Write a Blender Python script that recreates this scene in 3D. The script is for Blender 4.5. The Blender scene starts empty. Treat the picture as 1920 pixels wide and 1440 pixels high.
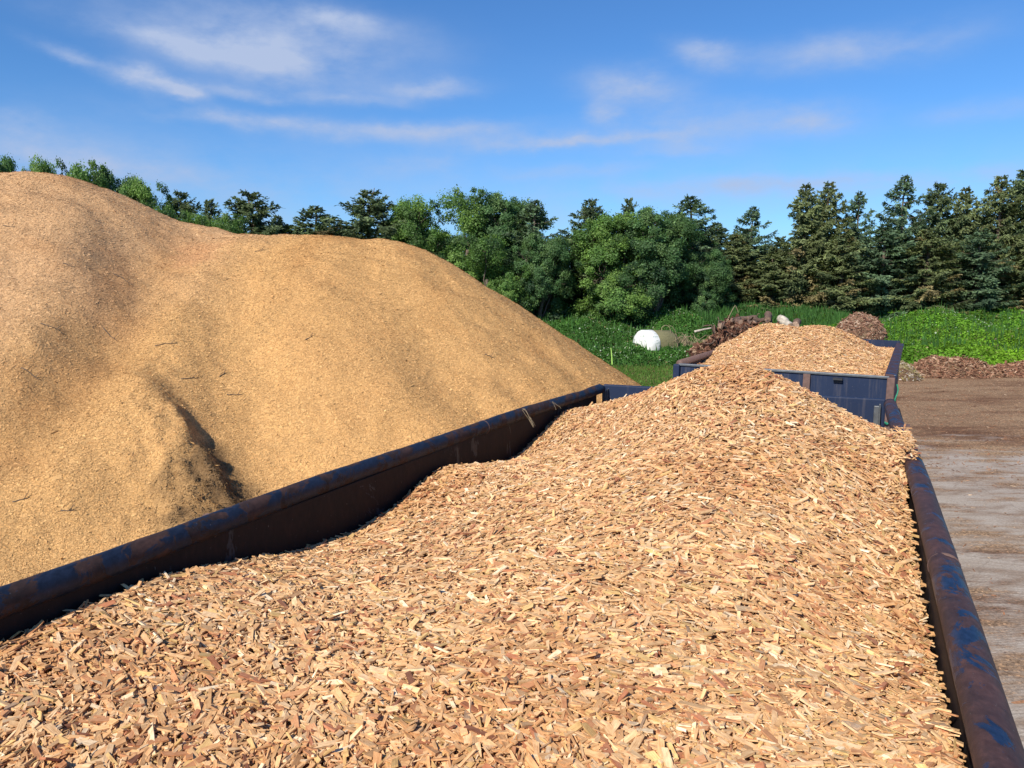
import bpy, math, random
import numpy as np
from mathutils import Vector

S = bpy.context.scene
C = S.collection
rng = np.random.default_rng(7)
random.seed(7)

# ------------------------------------------------------------------ camera
F_PX = 1443.0
PITCH = math.atan(175 / F_PX)
CAM = np.array([0.0, 0.0, 3.12])
cd = bpy.data.cameras.new('camera')
cd.sensor_width = 36.0
cd.lens = 36.0 * F_PX / 1920
cd.clip_start = 0.05
cd.clip_end = 3000
cam = bpy.data.objects.new('camera', cd)
C.objects.link(cam)
cam.location = CAM
cam.rotation_euler = (math.pi / 2 - PITCH, 0, 0)
S.camera = cam

# ------------------------------------------------------------------ light
SUN_EL = math.radians(38)
SUN_DIR = np.array([-0.56, -0.83])                      # horizontal direction towards the sun
SUN_DIR = SUN_DIR / np.linalg.norm(SUN_DIR)
to_sun = Vector((SUN_DIR[0] * math.cos(SUN_EL), SUN_DIR[1] * math.cos(SUN_EL), math.sin(SUN_EL)))
sl = bpy.data.lights.new('sun', 'SUN')
sl.energy = 4.8
sl.angle = math.radians(0.5)
sl.color = (1.0, 0.93, 0.82)
sun = bpy.data.objects.new('sun', sl)
C.objects.link(sun)
sun.rotation_euler = to_sun.to_track_quat('Z', 'Y').to_euler()

S.view_settings.view_transform = 'Standard'
S.view_settings.look = 'None'
S.view_settings.exposure = 0.35
S.view_settings.gamma = 1.0

fwd = np.array([0, math.cos(PITCH), -math.sin(PITCH)])
upv = np.array([0, math.sin(PITCH), math.cos(PITCH)])


def ray(x, y):
    return np.array([1, 0, 0]) * (x - 960) / F_PX - upv * (y - 720) / F_PX + fwd


def atz(x, y, z):                                       # point of the photo's ray at a height
    d = ray(x, y)
    return CAM + d * (z - CAM[2]) / d[2]


def aty(x, y, Y):                                       # point of the photo's ray at a distance ahead
    d = ray(x, y)
    return CAM + d * Y / d[1]


# ------------------------------------------------------------------ world
STR = 0.08
W = bpy.data.worlds.new('World')
S.world = W
W.use_nodes = True
nt = W.node_tree
nt.nodes.clear()


def N(tree, typ, **kw):
    n = tree.nodes.new(typ)
    for k, v in kw.items():
        setattr(n, k, v)
    return n


def M_(tree, op, a, b=None, c=None, clamp=False):
    n = tree.nodes.new('ShaderNodeMath')
    n.operation = op
    n.use_clamp = clamp
    for i, q in enumerate((a, b, c)):
        if q is None:
            continue
        if isinstance(q, (int, float)):
            n.inputs[i].default_value = q
        else:
            tree.links.new(q, n.inputs[i])
    return n.outputs[0]


sky = N(nt, 'ShaderNodeTexSky')
sky.sky_type = 'NISHITA'
sky.sun_disc = False
sky.sun_elevation = SUN_EL
sky.sun_rotation = math.atan2(SUN_DIR[0], SUN_DIR[1])
sky.altitude = 0
sky.air_density = 1.0
sky.dust_density = 0.0
sky.ozone_density = 4.0
tc = N(nt, 'ShaderNodeTexCoord')
sep = N(nt, 'ShaderNodeSeparateXYZ')
nt.links.new(tc.outputs['Generated'], sep.inputs[0])
wn = N(nt, 'ShaderNodeTexNoise')
wn.inputs['Scale'].default_value = 8
wn.inputs['Detail'].default_value = 7
wn.inputs['Roughness'].default_value = 0.62
mp = N(nt, 'ShaderNodeMapping')
mp.inputs['Scale'].default_value = (1, 1, 2.0)
nt.links.new(tc.outputs['Generated'], mp.inputs[0])
nt.links.new(mp.outputs[0], wn.inputs['Vector'])
wsep = N(nt, 'ShaderNodeSeparateColor')
nt.links.new(wn.outputs['Color'], wsep.inputs[0])
az = M_(nt, 'ARCTAN2', sep.outputs[0], sep.outputs[1])
el = M_(nt, 'ARCSINE', sep.outputs[2])
az = M_(nt, 'MULTIPLY_ADD', M_(nt, 'SUBTRACT', wsep.outputs[0], 0.5), 0.08, az)
el = M_(nt, 'MULTIPLY_ADD', M_(nt, 'SUBTRACT', wsep.outputs[1], 0.5), 0.040, el)
# wisps of the real sky: photo px centre, half sizes px, tilt deg, density
CL = [(510, 60, 230, 42, 4, .75), (480, 115, 170, 34, 3, .8), (330, 75, 150, 16, 5, .5), (620, 40, 90, 18, 6, .55), (120, 108, 50, 10, 14, .8),
      (255, 148, 38, 17, 5, 1.3), (338, 172, 32, 11, 6, 1.1), (480, 175, 110, 9, 2, .6), (650, 180, 120, 9, 3, .45),
      (790, 166, 80, 13, -2, .8), (440, 222, 120, 13, 2, .65), (640, 240, 200, 17, 1, .6), (850, 238, 120, 12, -2, .6),
      (960, 262, 170, 14, 1, .5), (1080, 268, 160, 8, -2, .6), (800, 300, 90, 16, -6, .35), (1190, 165, 85, 28, 6, 1.0), (1135, 210, 30, 16, 0, .9),
      (1260, 245, 110, 34, 0, .75), (1330, 100, 58, 20, 8, 1.0), (1620, 90, 150, 24, -2, .7), (1500, 220, 90, 24, 5, .85),
      (1840, 205, 90, 18, 0, .35), (60, 280, 130, 30, 4, .5), (20, 230, 50, 14, 0, .4), (300, 330, 200, 22, 3, .25), (1750, 335, 260, 16, 1, .35),
      (1400, 350, 260, 14, -1, .4), (900, 400, 1500, 85, 0, .30), (150, 300, 500, 70, 0, .22), (1080, 322, 160, 12, 0, .3), (1260, 290, 90, 10, 0, .3)]
tot = None
for (cx_, cy_, hx, hy, rot, amp) in CL:
    d = ray(cx_, cy_)
    d = d / np.linalg.norm(d)
    a0 = math.atan2(d[0], d[1])
    e0 = math.asin(d[2])
    sx = hx / F_PX * 1.0
    sy = hy / F_PX * 1.0
    c, s = math.cos(math.radians(-rot)), math.sin(math.radians(-rot))
    da = M_(nt, 'SUBTRACT', az, a0)
    de = M_(nt, 'SUBTRACT', el, e0)
    p = M_(nt, 'ADD', M_(nt, 'MULTIPLY', da, c / sx), M_(nt, 'MULTIPLY', de, s / sx))
    q = M_(nt, 'ADD', M_(nt, 'MULTIPLY', da, -s / sy), M_(nt, 'MULTIPLY', de, c / sy))
    r2 = M_(nt, 'ADD', M_(nt, 'MULTIPLY', p, p), M_(nt, 'MULTIPLY', q, q))
    g = M_(nt, 'MULTIPLY', M_(nt, 'EXPONENT', M_(nt, 'MULTIPLY', r2, -1.0)), amp)
    tot = g if tot is None else M_(nt, 'ADD', tot, g)
fine = N(nt, 'ShaderNodeTexNoise')
fine.inputs['Scale'].default_value = 10
fine.inputs['Detail'].default_value = 8
fine.inputs['Roughness'].default_value = 0.6
mp2 = N(nt, 'ShaderNodeMapping')
mp2.inputs['Scale'].default_value = (1, 1, 2.2)
nt.links.new(tc.outputs['Generated'], mp2.inputs[0])
nt.links.new(mp2.outputs[0], fine.inputs['Vector'])
fm = M_(nt, 'MAXIMUM', M_(nt, 'MULTIPLY_ADD', fine.outputs['Fac'], 3.2, -0.6), 0.12)
cl = M_(nt, 'MULTIPLY', M_(nt, 'MULTIPLY', tot, fm), 0.82, clamp=True)
tint = N(nt, 'ShaderNodeMix', data_type='RGBA', blend_type='MULTIPLY')
tint.inputs[0].default_value = 1
nt.links.new(sky.outputs[0], tint.inputs[6])
tint.inputs[7].default_value = (0.60, 0.99, 1.38, 1)
mx = N(nt, 'ShaderNodeMix', data_type='RGBA')
nt.links.new(cl, mx.inputs[0])
nt.links.new(tint.outputs[2], mx.inputs[6])
mx.inputs[7].default_value = (0.35 / STR, 0.43 / STR, 0.61 / STR, 1)
bg = N(nt, 'ShaderNodeBackground')
bg.inputs[1].default_value = STR
nt.links.new(mx.outputs[2], bg.inputs[0])
wo = N(nt, 'ShaderNodeOutputWorld')
nt.links.new(bg.outputs[0], wo.inputs[0])


# ------------------------------------------------------------------ helpers
def hash2(ix, iy, seed=0):
    h = (ix.astype(np.int64) * 374761393 + iy.astype(np.int64) * 668265263 + seed * 1442695041) & 0xFFFFFFFF
    h = ((h ^ (h >> 13)) * 1274126177) & 0xFFFFFFFF
    return ((h ^ (h >> 16)) & 0xFFFF) / 65535.0


def vnoise(x, y, seed=0):
    x = np.asarray(x, float)
    y = np.asarray(y, float)
    ix, iy = np.floor(x), np.floor(y)
    fx, fy = x - ix, y - iy
    fx = fx * fx * (3 - 2 * fx)
    fy = fy * fy * (3 - 2 * fy)
    a = hash2(ix, iy, seed)
    b = hash2(ix + 1, iy, seed)
    c = hash2(ix, iy + 1, seed)
    d = hash2(ix + 1, iy + 1, seed)
    return (a + (b - a) * fx) * (1 - fy) + (c + (d - c) * fx) * fy


def fbm(x, y, s=1.0, octv=4, seed=0):
    t, a, n = 0, 1, 0
    for o in range(octv):
        t = t + a * (vnoise(np.asarray(x) * s * 2 ** o + 17.3 * o, np.asarray(y) * s * 2 ** o - 9.1 * o, seed + o) - .5)
        n += a
        a *= .5
    return t / n * 2


def sstep(a, b, x):
    t = np.clip((np.asarray(x, float) - a) / (b - a), 0, 1)
    return t * t * (3 - 2 * t)


def mesh_np(name, V, Fq, mats, parent=None, col=None, loc=None, mi=None, smooth=False, link=True):
    V = np.asarray(V, np.float32)
    Fq = np.asarray(Fq, np.int32)
    k = Fq.shape[1]
    me = bpy.data.meshes.new(name)
    me.vertices.add(len(V))
    me.vertices.foreach_set('co', V.ravel())
    me.loops.add(Fq.size)
    me.loops.foreach_set('vertex_index', Fq.ravel())
    me.polygons.add(len(Fq))
    me.polygons.foreach_set('loop_start', np.arange(0, Fq.size, k, dtype=np.int32))
    me.polygons.foreach_set('loop_total', np.full(len(Fq), k, np.int32))
    sm = np.full(len(Fq), smooth, bool) if isinstance(smooth, bool) else np.asarray(smooth, bool)
    me.polygons.foreach_set('use_smooth', sm)
    if mi is not None:
        me.polygons.foreach_set('material_index', np.asarray(mi, np.int32))
    me.update(calc_edges=True)
    if col is not None:
        col = np.asarray(col, np.float32)
        if col.shape[1] == 3:
            col = np.concatenate([col, np.ones((len(col), 1), np.float32)], 1)
        at = me.attributes.new('Col', 'FLOAT_COLOR', 'POINT')
        at.data.foreach_set('color', col.ravel())
    if loc is not None:
        at = me.attributes.new('grain', 'FLOAT_VECTOR', 'POINT')
        at.data.foreach_set('vector', np.asarray(loc, np.float32).ravel())
    for m in (mats if isinstance(mats, (list, tuple)) else [mats]):
        me.materials.append(m)
    o = bpy.data.objects.new(name, me)
    if link:
        C.objects.link(o)
    if parent is not None:
        o.parent = parent
    return o


def merge(parts):                                       # parts: list of (V, F) with the same face size
    Vs, Fs, off = [], [], 0
    for V, F_ in parts:
        Vs.append(np.asarray(V, float))
        Fs.append(np.asarray(F_, int) + off)
        off += len(V)
    return np.concatenate(Vs), np.concatenate(Fs)


def empty(name, loc=(0, 0, 0), rz=0):
    o = bpy.data.objects.new(name, None)
    o.empty_display_size = .2
    C.objects.link(o)
    o.location = loc
    o.rotation_euler = (0, 0, rz)
    return o


def tag(o, label=None, cat=None, group=None, kind=None):
    if label:
        o['label'] = label
    if cat:
        o['category'] = cat
    if group:
        o['group'] = group
    if kind:
        o['kind'] = kind
    return o


BOXF = np.array([[0, 1, 3, 2], [4, 6, 7, 5], [0, 4, 5, 1], [2, 3, 7, 6], [0, 2, 6, 4], [1, 5, 7, 3]])


def box(c, h, ax=None):                                 # centre, half sizes, axes rows
    ax = np.eye(3) if ax is None else np.asarray(ax, float)
    V = []
    for i in (-1, 1):
        for j in (-1, 1):
            for k in (-1, 1):
                V.append(np.asarray(c, float) + i * h[0] * ax[0] + j * h[1] * ax[1] + k * h[2] * ax[2])
    return np.array(V), BOXF


def bevel(o, w=.006, seg=2):
    m = o.modifiers.new('bevel', 'BEVEL')
    m.width = w
    m.segments = seg
    m.limit_method = 'ANGLE'
    return o


def tube(pts, rad, n=14, cap=True):
    pts = np.asarray(pts, float)
    m = len(pts)
    rad = np.full(m, rad) if np.isscalar(rad) else np.asarray(rad, float)
    T = np.gradient(pts, axis=0)
    T /= np.linalg.norm(T, axis=1)[:, None] + 1e-9
    ref = np.array([0, 0, 1.0]) if abs(T[0][2]) < .9 else np.array([1.0, 0, 0])
    V = []
    for i in range(m):
        a = np.cross(T[i], ref)
        a /= np.linalg.norm(a) + 1e-9
        b = np.cross(a, T[i])
        t = np.arange(n) * 2 * math.pi / n
        V.append(pts[i] + rad[i] * (np.cos(t)[:, None] * a + np.sin(t)[:, None] * b))
    V = np.concatenate(V)
    idx = np.arange(m * n).reshape(m, n)
    F_ = np.stack([idx[:-1], np.roll(idx[:-1], -1, 1), np.roll(idx[1:], -1, 1), idx[1:]], -1).reshape(-1, 4)
    if cap:
        c0, c1 = len(V), len(V) + 1
        V = np.concatenate([V, pts[:1], pts[-1:]])
        f0 = [[c0, idx[0][(k + 1) % n], idx[0][k], idx[0][k]] for k in range(0, n)]
        f1 = [[c1, idx[-1][k], idx[-1][(k + 1) % n], idx[-1][(k + 1) % n]] for k in range(0, n)]
        # two triangles share a quad slot: use quads spanning two segments
        f0 = [[c0, idx[0][(k + 2) % n], idx[0][(k + 1) % n], idx[0][k]] for k in range(0, n, 2)]
        f1 = [[c1, idx[-1][k], idx[-1][(k + 1) % n], idx[-1][(k + 2) % n]] for k in range(0, n, 2)]
        F_ = np.concatenate([F_, f0, f1])
    return V, F_


def rbf(P, Z, soft=0.35):
    P = np.asarray(P, float)
    Z = np.asarray(Z, float)
    d = np.linalg.norm(P[:, None] - P[None], axis=2)
    K = np.sqrt(d * d + soft * soft)
    zm = Z.mean()
    w = np.linalg.solve(K - 0.02 * np.eye(len(P)), Z - zm)

    def f(u, v):
        u = np.asarray(u, float)
        v = np.asarray(v, float)
        out = np.full(np.broadcast(u, v).shape, zm)
        for (a, b), ww in zip(P, w):
            out = out + ww * np.sqrt((u - a) ** 2 + (v - b) ** 2 + soft * soft)
        return out
    return f


# ------------------------------------------------------------------ materials
def mat(name):
    m = bpy.data.materials.new(name)
    m.use_nodes = True
    t = m.node_tree
    b = t.nodes['Principled BSDF']
    return m, t, b


def ramp(t, fac, stops, interp='LINEAR'):
    r = t.nodes.new('ShaderNodeValToRGB')
    r.color_ramp.interpolation = interp
    while len(r.color_ramp.elements) < len(stops):
        r.color_ramp.elements.new(.5)
    for e, (p, c) in zip(r.color_ramp.elements, stops):
        e.position = p
        e.color = (*c, 1) if len(c) == 3 else c
    t.links.new(fac, r.inputs[0])
    return r.outputs[0]


def noise(t, scale, detail=4, rough=.55, vec=None, dist=0):
    n = t.nodes.new('ShaderNodeTexNoise')
    n.inputs['Scale'].default_value = scale
    n.inputs['Detail'].default_value = detail
    n.inputs['Roughness'].default_value = rough
    n.inputs['Distortion'].default_value = dist
    if vec is not None:
        t.links.new(vec, n.inputs['Vector'])
    return n


def mapv(t, vec, scale, rot=(0, 0, 0)):
    m = t.nodes.new('ShaderNodeMapping')
    m.inputs['Scale'].default_value = scale
    m.inputs['Rotation'].default_value = rot
    t.links.new(vec, m.inputs[0])
    return m.outputs[0]


def mixc(t, fac, a, b, blend='MIX'):
    m = t.nodes.new('ShaderNodeMix')
    m.data_type = 'RGBA'
    m.blend_type = blend
    for i, q in ((0, fac), (6, a), (7, b)):
        if isinstance(q, (int, float)):
            m.inputs[i].default_value = q
        elif isinstance(q, tuple):
            m.inputs[i].default_value = (*q, 1) if len(q) == 3 else q
        else:
            t.links.new(q, m.inputs[i])
    return m.outputs[2]


def bump(t, b, h, strength=.5, dist=.01):
    n = t.nodes.new('ShaderNodeBump')
    n.inputs['Strength'].default_value = strength
    n.inputs['Distance'].default_value = dist
    t.links.new(h, n.inputs['Height'])
    t.links.new(n.outputs[0], b.inputs['Normal'])


def pos(t):
    return t.nodes.new('ShaderNodeNewGeometry').outputs['Position']


def attr(t, name):
    a = t.nodes.new('ShaderNodeAttribute')
    a.attribute_name = name
    return a


def chip_material():
    m, t, b = mat('wood_chip')
    col = attr(t, 'Col').outputs['Color']
    g = attr(t, 'grain').outputs['Vector']
    n1 = noise(t, 1, 4, .6, mapv(t, g, (40, 420, 420)))
    n2 = noise(t, 1, 3, .6, mapv(t, g, (60, 90, 90)))
    c = mixc(t, 1.0, col, ramp(t, n1.outputs['Fac'], [(.25, (.74, .66, .58)), (.5, (1, 1, 1)), (.75, (1.12, 1.12, 1.1))]), 'MULTIPLY')
    c = mixc(t, 1.0, c, ramp(t, n2.outputs['Fac'], [(.3, (.80, .72, .66)), (.6, (1.04, 1.04, 1.04))]), 'MULTIPLY')
    t.links.new(c, b.inputs['Base Color'])
    b.inputs['Roughness'].default_value = .75
    b.inputs['Specular IOR Level'].default_value = .25
    bump(t, b, n1.outputs['Fac'], .5, .002)
    return m


def pile_material():
    m, t, b = mat('pile_surface')
    col = attr(t, 'Col').outputs['Color']
    P = pos(t)
    v = t.nodes.new('ShaderNodeTexVoronoi')
    v.inputs['Scale'].default_value = 58
    v.inputs['Randomness'].default_value = 1
    t.links.new(mapv(t, P, (1, 1, 1.4)), v.inputs['Vector'])
    sc = t.nodes.new('ShaderNodeSeparateColor')
    t.links.new(v.outputs['Color'], sc.inputs[0])
    c = mixc(t, 1.0, col, ramp(t, sc.outputs[0], [(0, (.70, .65, .60)), (.2, (.90, .88, .85)), (.7, (1.05, 1.05, 1.03)), (1, (1.25, 1.25, 1.2))]), 'MULTIPLY')
    n = noise(t, 9, 6, .7, P)
    c = mixc(t, 1.0, c, ramp(t, n.outputs['Fac'], [(.3, (.85, .82, .78)), (.6, (1.05, 1.05, 1.05))]), 'MULTIPLY')
    t.links.new(c, b.inputs['Base Color'])
    b.inputs['Roughness'].default_value = .9
    b.inputs['Specular IOR Level'].default_value = .1
    hh = M_(t, 'ADD', M_(t, 'MULTIPLY', v.outputs['Distance'], -1.0), M_(t, 'MULTIPLY', sc.outputs[1], .8))
    bump(t, b, hh, .45, .008)
    return m


def vcol_material(name, rough=.85, spec=.15, sc=60, lo=.7, translucent=0.0):
    m, t, b = mat(name)
    col = attr(t, 'Col').outputs['Color']
    n = noise(t, sc, 3, .6, pos(t))
    c = mixc(t, 1.0, col, ramp(t, n.outputs['Fac'], [(.3, (lo, lo, lo)), (.65, (1.1, 1.1, 1.1))]), 'MULTIPLY')
    t.links.new(c, b.inputs['Base Color'])
    b.inputs['Roughness'].default_value = rough
    b.inputs['Specular IOR Level'].default_value = spec
    if translucent:
        tr = t.nodes.new('ShaderNodeBsdfTranslucent')
        cc = mixc(t, 1.0, c, (1.3, 1.35, .6), 'MULTIPLY')
        t.links.new(cc, tr.inputs[0])
        mxs = t.nodes.new('ShaderNodeMixShader')
        mxs.inputs[0].default_value = translucent
        t.links.new(b.outputs[0], mxs.inputs[1])
        t.links.new(tr.outputs[0], mxs.inputs[2])
        t.links.new(mxs.outputs[0], t.nodes['Material Output'].inputs['Surface'])
    return m


def rusty_paint(name, blue=(.007, .017, .045), rust=(.085, .042, .036), rust2=(.048, .028, .028), bias=.5, scale=5.0, rough=.5, stretch=(1, 1, 1)):
    m, t, b = mat(name)
    P = mapv(t, pos(t), stretch, (0, 0, math.radians(24.4)))
    n = noise(t, scale, 10, .68, P, .6)
    n2 = noise(t, 38, 6, .7, P)
    n3 = noise(t, 11, 5, .6, P)
    rc = mixc(t, ramp(t, n3.outputs['Fac'], [(.35, (0, 0, 0)), (.65, (1, 1, 1))]), rust, rust2)
    rc = mixc(t, 1.0, rc, ramp(t, n2.outputs['Fac'], [(.3, (.6, .55, .55)), (.55, (1, 1, 1)), (.8, (1.7, 1.5, 1.4))]), 'MULTIPLY')
    bc = mixc(t, ramp(t, n2.outputs['Fac'], [(.4, (0, 0, 0)), (.7, (1, 1, 1))]), blue, tuple(x * 1.9 + .004 for x in blue))
    mask = ramp(t, n.outputs['Fac'], [(bias - .006, (0, 0, 0)), (bias + .006, (1, 1, 1))])
    c = mixc(t, mask, rc, bc)
    # pale scratches and dust specks
    sp = noise(t, 120, 3, .6, P)
    c = mixc(t, ramp(t, sp.outputs['Fac'], [(.70, (0, 0, 0)), (.78, (.6, .6, .6))]), c, (.30, .27, .25))
    t.links.new(c, b.inputs['Base Color'])
    rr = ramp(t, mask, [(0, (rough + .12,) * 3), (1, (rough - .08,) * 3)])
    t.links.new(rr, b.inputs['Roughness'])
    b.inputs['Specular IOR Level'].default_value = .28
    bump(t, b, M_(t, 'ADD', mask, n2.outputs['Fac']), .35, .002)
    return m


def blue_panel():
    m, t, b = mat('blue_panel')
    P = pos(t)
    n = noise(t, 3, 6, .6, P)
    st = noise(t, 1, 5, .7, mapv(t, P, (22, 22, 1.6)))
    sp = noise(t, 70, 4, .6, P)
    c = mixc(t, n.outputs['Fac'], (.010, .019, .048), (.018, .031, .070))
    c = mixc(t, ramp(t, st.outputs['Fac'], [(.52, (0, 0, 0)), (.8, (.55, .55, .55))]), c, (.12, .11, .115))
    c = mixc(t, ramp(t, sp.outputs['Fac'], [(.68, (0, 0, 0)), (.74, (.6, .6, .6))]), c, (.28, .27, .27))
    t.links.new(c, b.inputs['Base Color'])
    b.inputs['Roughness'].default_value = .55
    b.inputs['Specular IOR Level'].default_value = .2
    bump(t, b, sp.outputs['Fac'], .2, .002)
    return m


def plain(name, c, rough=.7, metal=0, var=.25, sc=25):
    m, t, b = mat(name)
    n = noise(t, sc, 5, .6, pos(t))
    lo, hi = tuple(x * (1 - var) for x in c), tuple(min(1, x * (1 + var)) for x in c)
    t.links.new(mixc(t, ramp(t, n.outputs['Fac'], [(.3, (0, 0, 0)), (.7, (1, 1, 1))]), lo, hi), b.inputs['Base Color'])
    b.inputs['Roughness'].default_value = rough
    b.inputs['Metallic'].default_value = metal
    bump(t, b, n.outputs['Fac'], .3, .004)
    return m


M_CHIP = chip_material()
M_PILE = pile_material()
M_FLAKE = vcol_material('pile_flake', .8, .1, 80, .85)
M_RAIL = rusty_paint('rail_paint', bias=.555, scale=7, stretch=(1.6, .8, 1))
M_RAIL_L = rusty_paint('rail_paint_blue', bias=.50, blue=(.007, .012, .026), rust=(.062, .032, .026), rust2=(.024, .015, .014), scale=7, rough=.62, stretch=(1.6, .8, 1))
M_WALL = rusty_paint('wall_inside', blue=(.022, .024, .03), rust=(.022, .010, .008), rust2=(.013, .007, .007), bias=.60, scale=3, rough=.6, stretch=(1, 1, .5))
M_BLUE = blue_panel()
M_RUST = plain('rusty_steel', (.13, .075, .06), .7)
M_STEEL = plain('worn_steel', (.10, .11, .12), .45, .3)
M_DARK = plain('dark_paint', (.02, .022, .028), .6)
M_RUBBER = plain('tyre_rubber', (.02, .02, .02), .85)
M_LEAF = vcol_material('broad_leaf', .5, .3, 2.0, .85, .38)
M_NEEDLE = vcol_material('spruce_needle', .6, .2, 2.0, .85, .30)
M_HERB = vcol_material('herb_leaf', .55, .2, 3.0, .8, .35)
M_BARK = plain('bark', (.10, .075, .055), .9, 0, .4, 12)
M_MULCH = vcol_material('mulch', .9, .1, 50, .6)


def ground_material():
    m, t, b = mat('yard_ground')
    P = pos(t)
    s = t.nodes.new('ShaderNodeSeparateXYZ')
    t.links.new(P, s.inputs[0])
    big = noise(t, 1, 6, .6, mapv(t, P, (.16, .5, 1), (0, 0, math.radians(12))))
    med = noise(t, 1, 8, .68, mapv(t, P, (.7, 2.2, 1), (0, 0, math.radians(10))))
    fin = noise(t, 38, 6, .75, P)
    grit = t.nodes.new('ShaderNodeTexVoronoi')
    grit.inputs['Scale'].default_value = 45
    t.links.new(P, grit.inputs['Vector'])
    gs = t.nodes.new('ShaderNodeSeparateColor')
    t.links.new(grit.outputs['Color'], gs.inputs[0])
    # concrete slab with broomed lines
    w = t.nodes.new('ShaderNodeTexWave')
    w.inputs['Scale'].default_value = 7
    w.inputs['Distortion'].default_value = 3.5
    w.inputs['Detail'].default_value = 4
    w.inputs['Detail Scale'].default_value = 2
    w.bands_direction = 'Y'
    t.links.new(mapv(t, P, (1, 1, 1), (0, 0, math.radians(-8))), w.inputs['Vector'])
    con = mixc(t, ramp(t, w.outputs['Fac'], [(.0, (0, 0, 0)), (.5, (1, 1, 1))]), (.37, .32, .27), (.47, .415, .355))
    con = mixc(t, 1.0, con, ramp(t, fin.outputs['Fac'], [(.3, (.62, .60, .58)), (.6, (1.08, 1.08, 1.08))]), 'MULTIPLY')
    stn = noise(t, 1.1, 7, .7, mapv(t, P, (.8, 1.5, 1)), .8)
    con = mixc(t, 1.0, con, ramp(t, stn.outputs['Fac'], [(.32, (.62, .52, .45)), (.5, (.95, .92, .9)), (.7, (1.06, 1.06, 1.06))]), 'MULTIPLY')
    crk = t.nodes.new('ShaderNodeTexVoronoi')
    crk.feature = 'DISTANCE_TO_EDGE'
    crk.inputs['Scale'].default_value = .45
    wv = mixc(t, .25, P, noise(t, 3, 5, .6, P).outputs['Color'], 'ADD')
    t.links.new(wv, crk.inputs['Vector'])
    con = mixc(t, ramp(t, crk.outputs['Distance'], [(0, (.28, .28, .28)), (.006, (0, 0, 0))]), con, (.12, .09, .07))
    # brown bark litter
    lit = mixc(t, ramp(t, big.outputs['Fac'], [(.3, (0, 0, 0)), (.7, (1, 1, 1))]), (.26, .165, .10), (.36, .25, .155))
    lit = mixc(t, 1.0, lit, ramp(t, gs.outputs[0], [(0, (.45, .42, .4)), (.4, (.9, .9, .9)), (.85, (1.1, 1.1, 1.1)), (1, (2.0, 1.9, 1.8))]), 'MULTIPLY')
    lit = mixc(t, 1.0, lit, ramp(t, fin.outputs['Fac'], [(.3, (.6, .58, .56)), (.65, (1.15, 1.15, 1.15))]), 'MULTIPLY')
    # slab ends about 13 m away; dirt drifts over it in streaks
    red = noise(t, .55, 6, .65, mapv(t, P, (.6, 1.6, 1)), .5)
    lit = mixc(t, 1.0, lit, ramp(t, red.outputs['Fac'], [(.36, (.58, .46, .42)), (.5, (1, .95, .9)), (.66, (1.12, 1.12, 1.08))]), 'MULTIPLY')
    yy = M_(t, 'MULTIPLY_ADD', s.outputs[0], .12, s.outputs[1])
    near = ramp(t, M_(t, 'ADD', M_(t, 'MULTIPLY', yy, .038), M_(t, 'ADD', M_(t, 'MULTIPLY', med.outputs['Fac'], .27), M_(t, 'MULTIPLY', big.outputs['Fac'], .18))), [(.79, (1, 1, 1)), (.86, (0, 0, 0))])
    drift = ramp(t, M_(t, 'ADD', M_(t, 'MULTIPLY', med.outputs['Fac'], .65), M_(t, 'MULTIPLY', big.outputs['Fac'], .35)), [(.475, (0, 0, 0)), (.57, (1, 1, 1))])
    fac = M_(t, 'MULTIPLY', near, M_(t, 'SUBTRACT', 1.0, M_(t, 'MULTIPLY', drift, .9)))
    c = mixc(t, fac, lit, con)
    # field soil and grass beyond the yard
    gr = mixc(t, med.outputs['Fac'], (.05, .10, .02), (.12, .17, .04))
    far = ramp(t, M_(t, 'ADD', M_(t, 'MULTIPLY', s.outputs[1], .02), M_(t, 'MULTIPLY', med.outputs['Fac'], .06)), [(.58, (0, 0, 0)), (.62, (1, 1, 1))])
    c = mixc(t, far, c, gr)
    t.links.new(c, b.inputs['Base Color'])
    b.inputs['Roughness'].default_value = .9
    b.inputs['Specular IOR Level'].default_value = .15
    bump(t, b, M_(t, 'ADD', fin.outputs['Fac'], M_(t, 'MULTIPLY', gs.outputs[1], .4)), .6, .015)
    return m


# ------------------------------------------------------------------ terrain
def terrain(x, y):
    x = np.asarray(x, float)
    y = np.asarray(y, float)
    z = 1.95 * sstep(31, 44, y + 1.2 * fbm(x, y, .12, 2, 3)) + .03 * fbm(x, y, .5, 3, 5) * sstep(8, 20, y)
    return z


gx = np.concatenate([[-900, -400, -200, -120, -80], np.arange(-60, 60.1, .8), [80, 120, 200, 400, 900]])
gy = np.concatenate([[-300, -100, -40, -20], np.arange(-10, 70.1, .8), [90, 130, 200, 400, 900, 1500]])
GX, GY = np.meshgrid(gx, gy)
GZ = terrain(GX, GY)
idx = np.arange(GX.size).reshape(GX.shape)
gf = np.stack([idx[:-1, :-1], idx[:-1, 1:], idx[1:, 1:], idx[1:, :-1]], -1).reshape(-1, 4)
ground = mesh_np('ground', np.stack([GX, GY, GZ], -1).reshape(-1, 3), gf, ground_material(), smooth=True)
tag(ground, kind='structure')


def grid_mesh(f, x0, x1, y0, y1, step):
    xs = np.arange(x0, x1 + step / 2, step)
    ys = np.arange(y0, y1 + step / 2, step)
    X_, Y_ = np.meshgrid(xs, ys)
    Z_ = f(X_, Y_)
    idx = np.arange(X_.size).reshape(X_.shape)
    Fq = np.stack([idx[:-1, :-1], idx[:-1, 1:], idx[1:, 1:], idx[1:, :-1]], -1).reshape(-1, 4)
    return np.stack([X_, Y_, Z_], -1).reshape(-1, 3), Fq, X_, Y_, Z_


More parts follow.
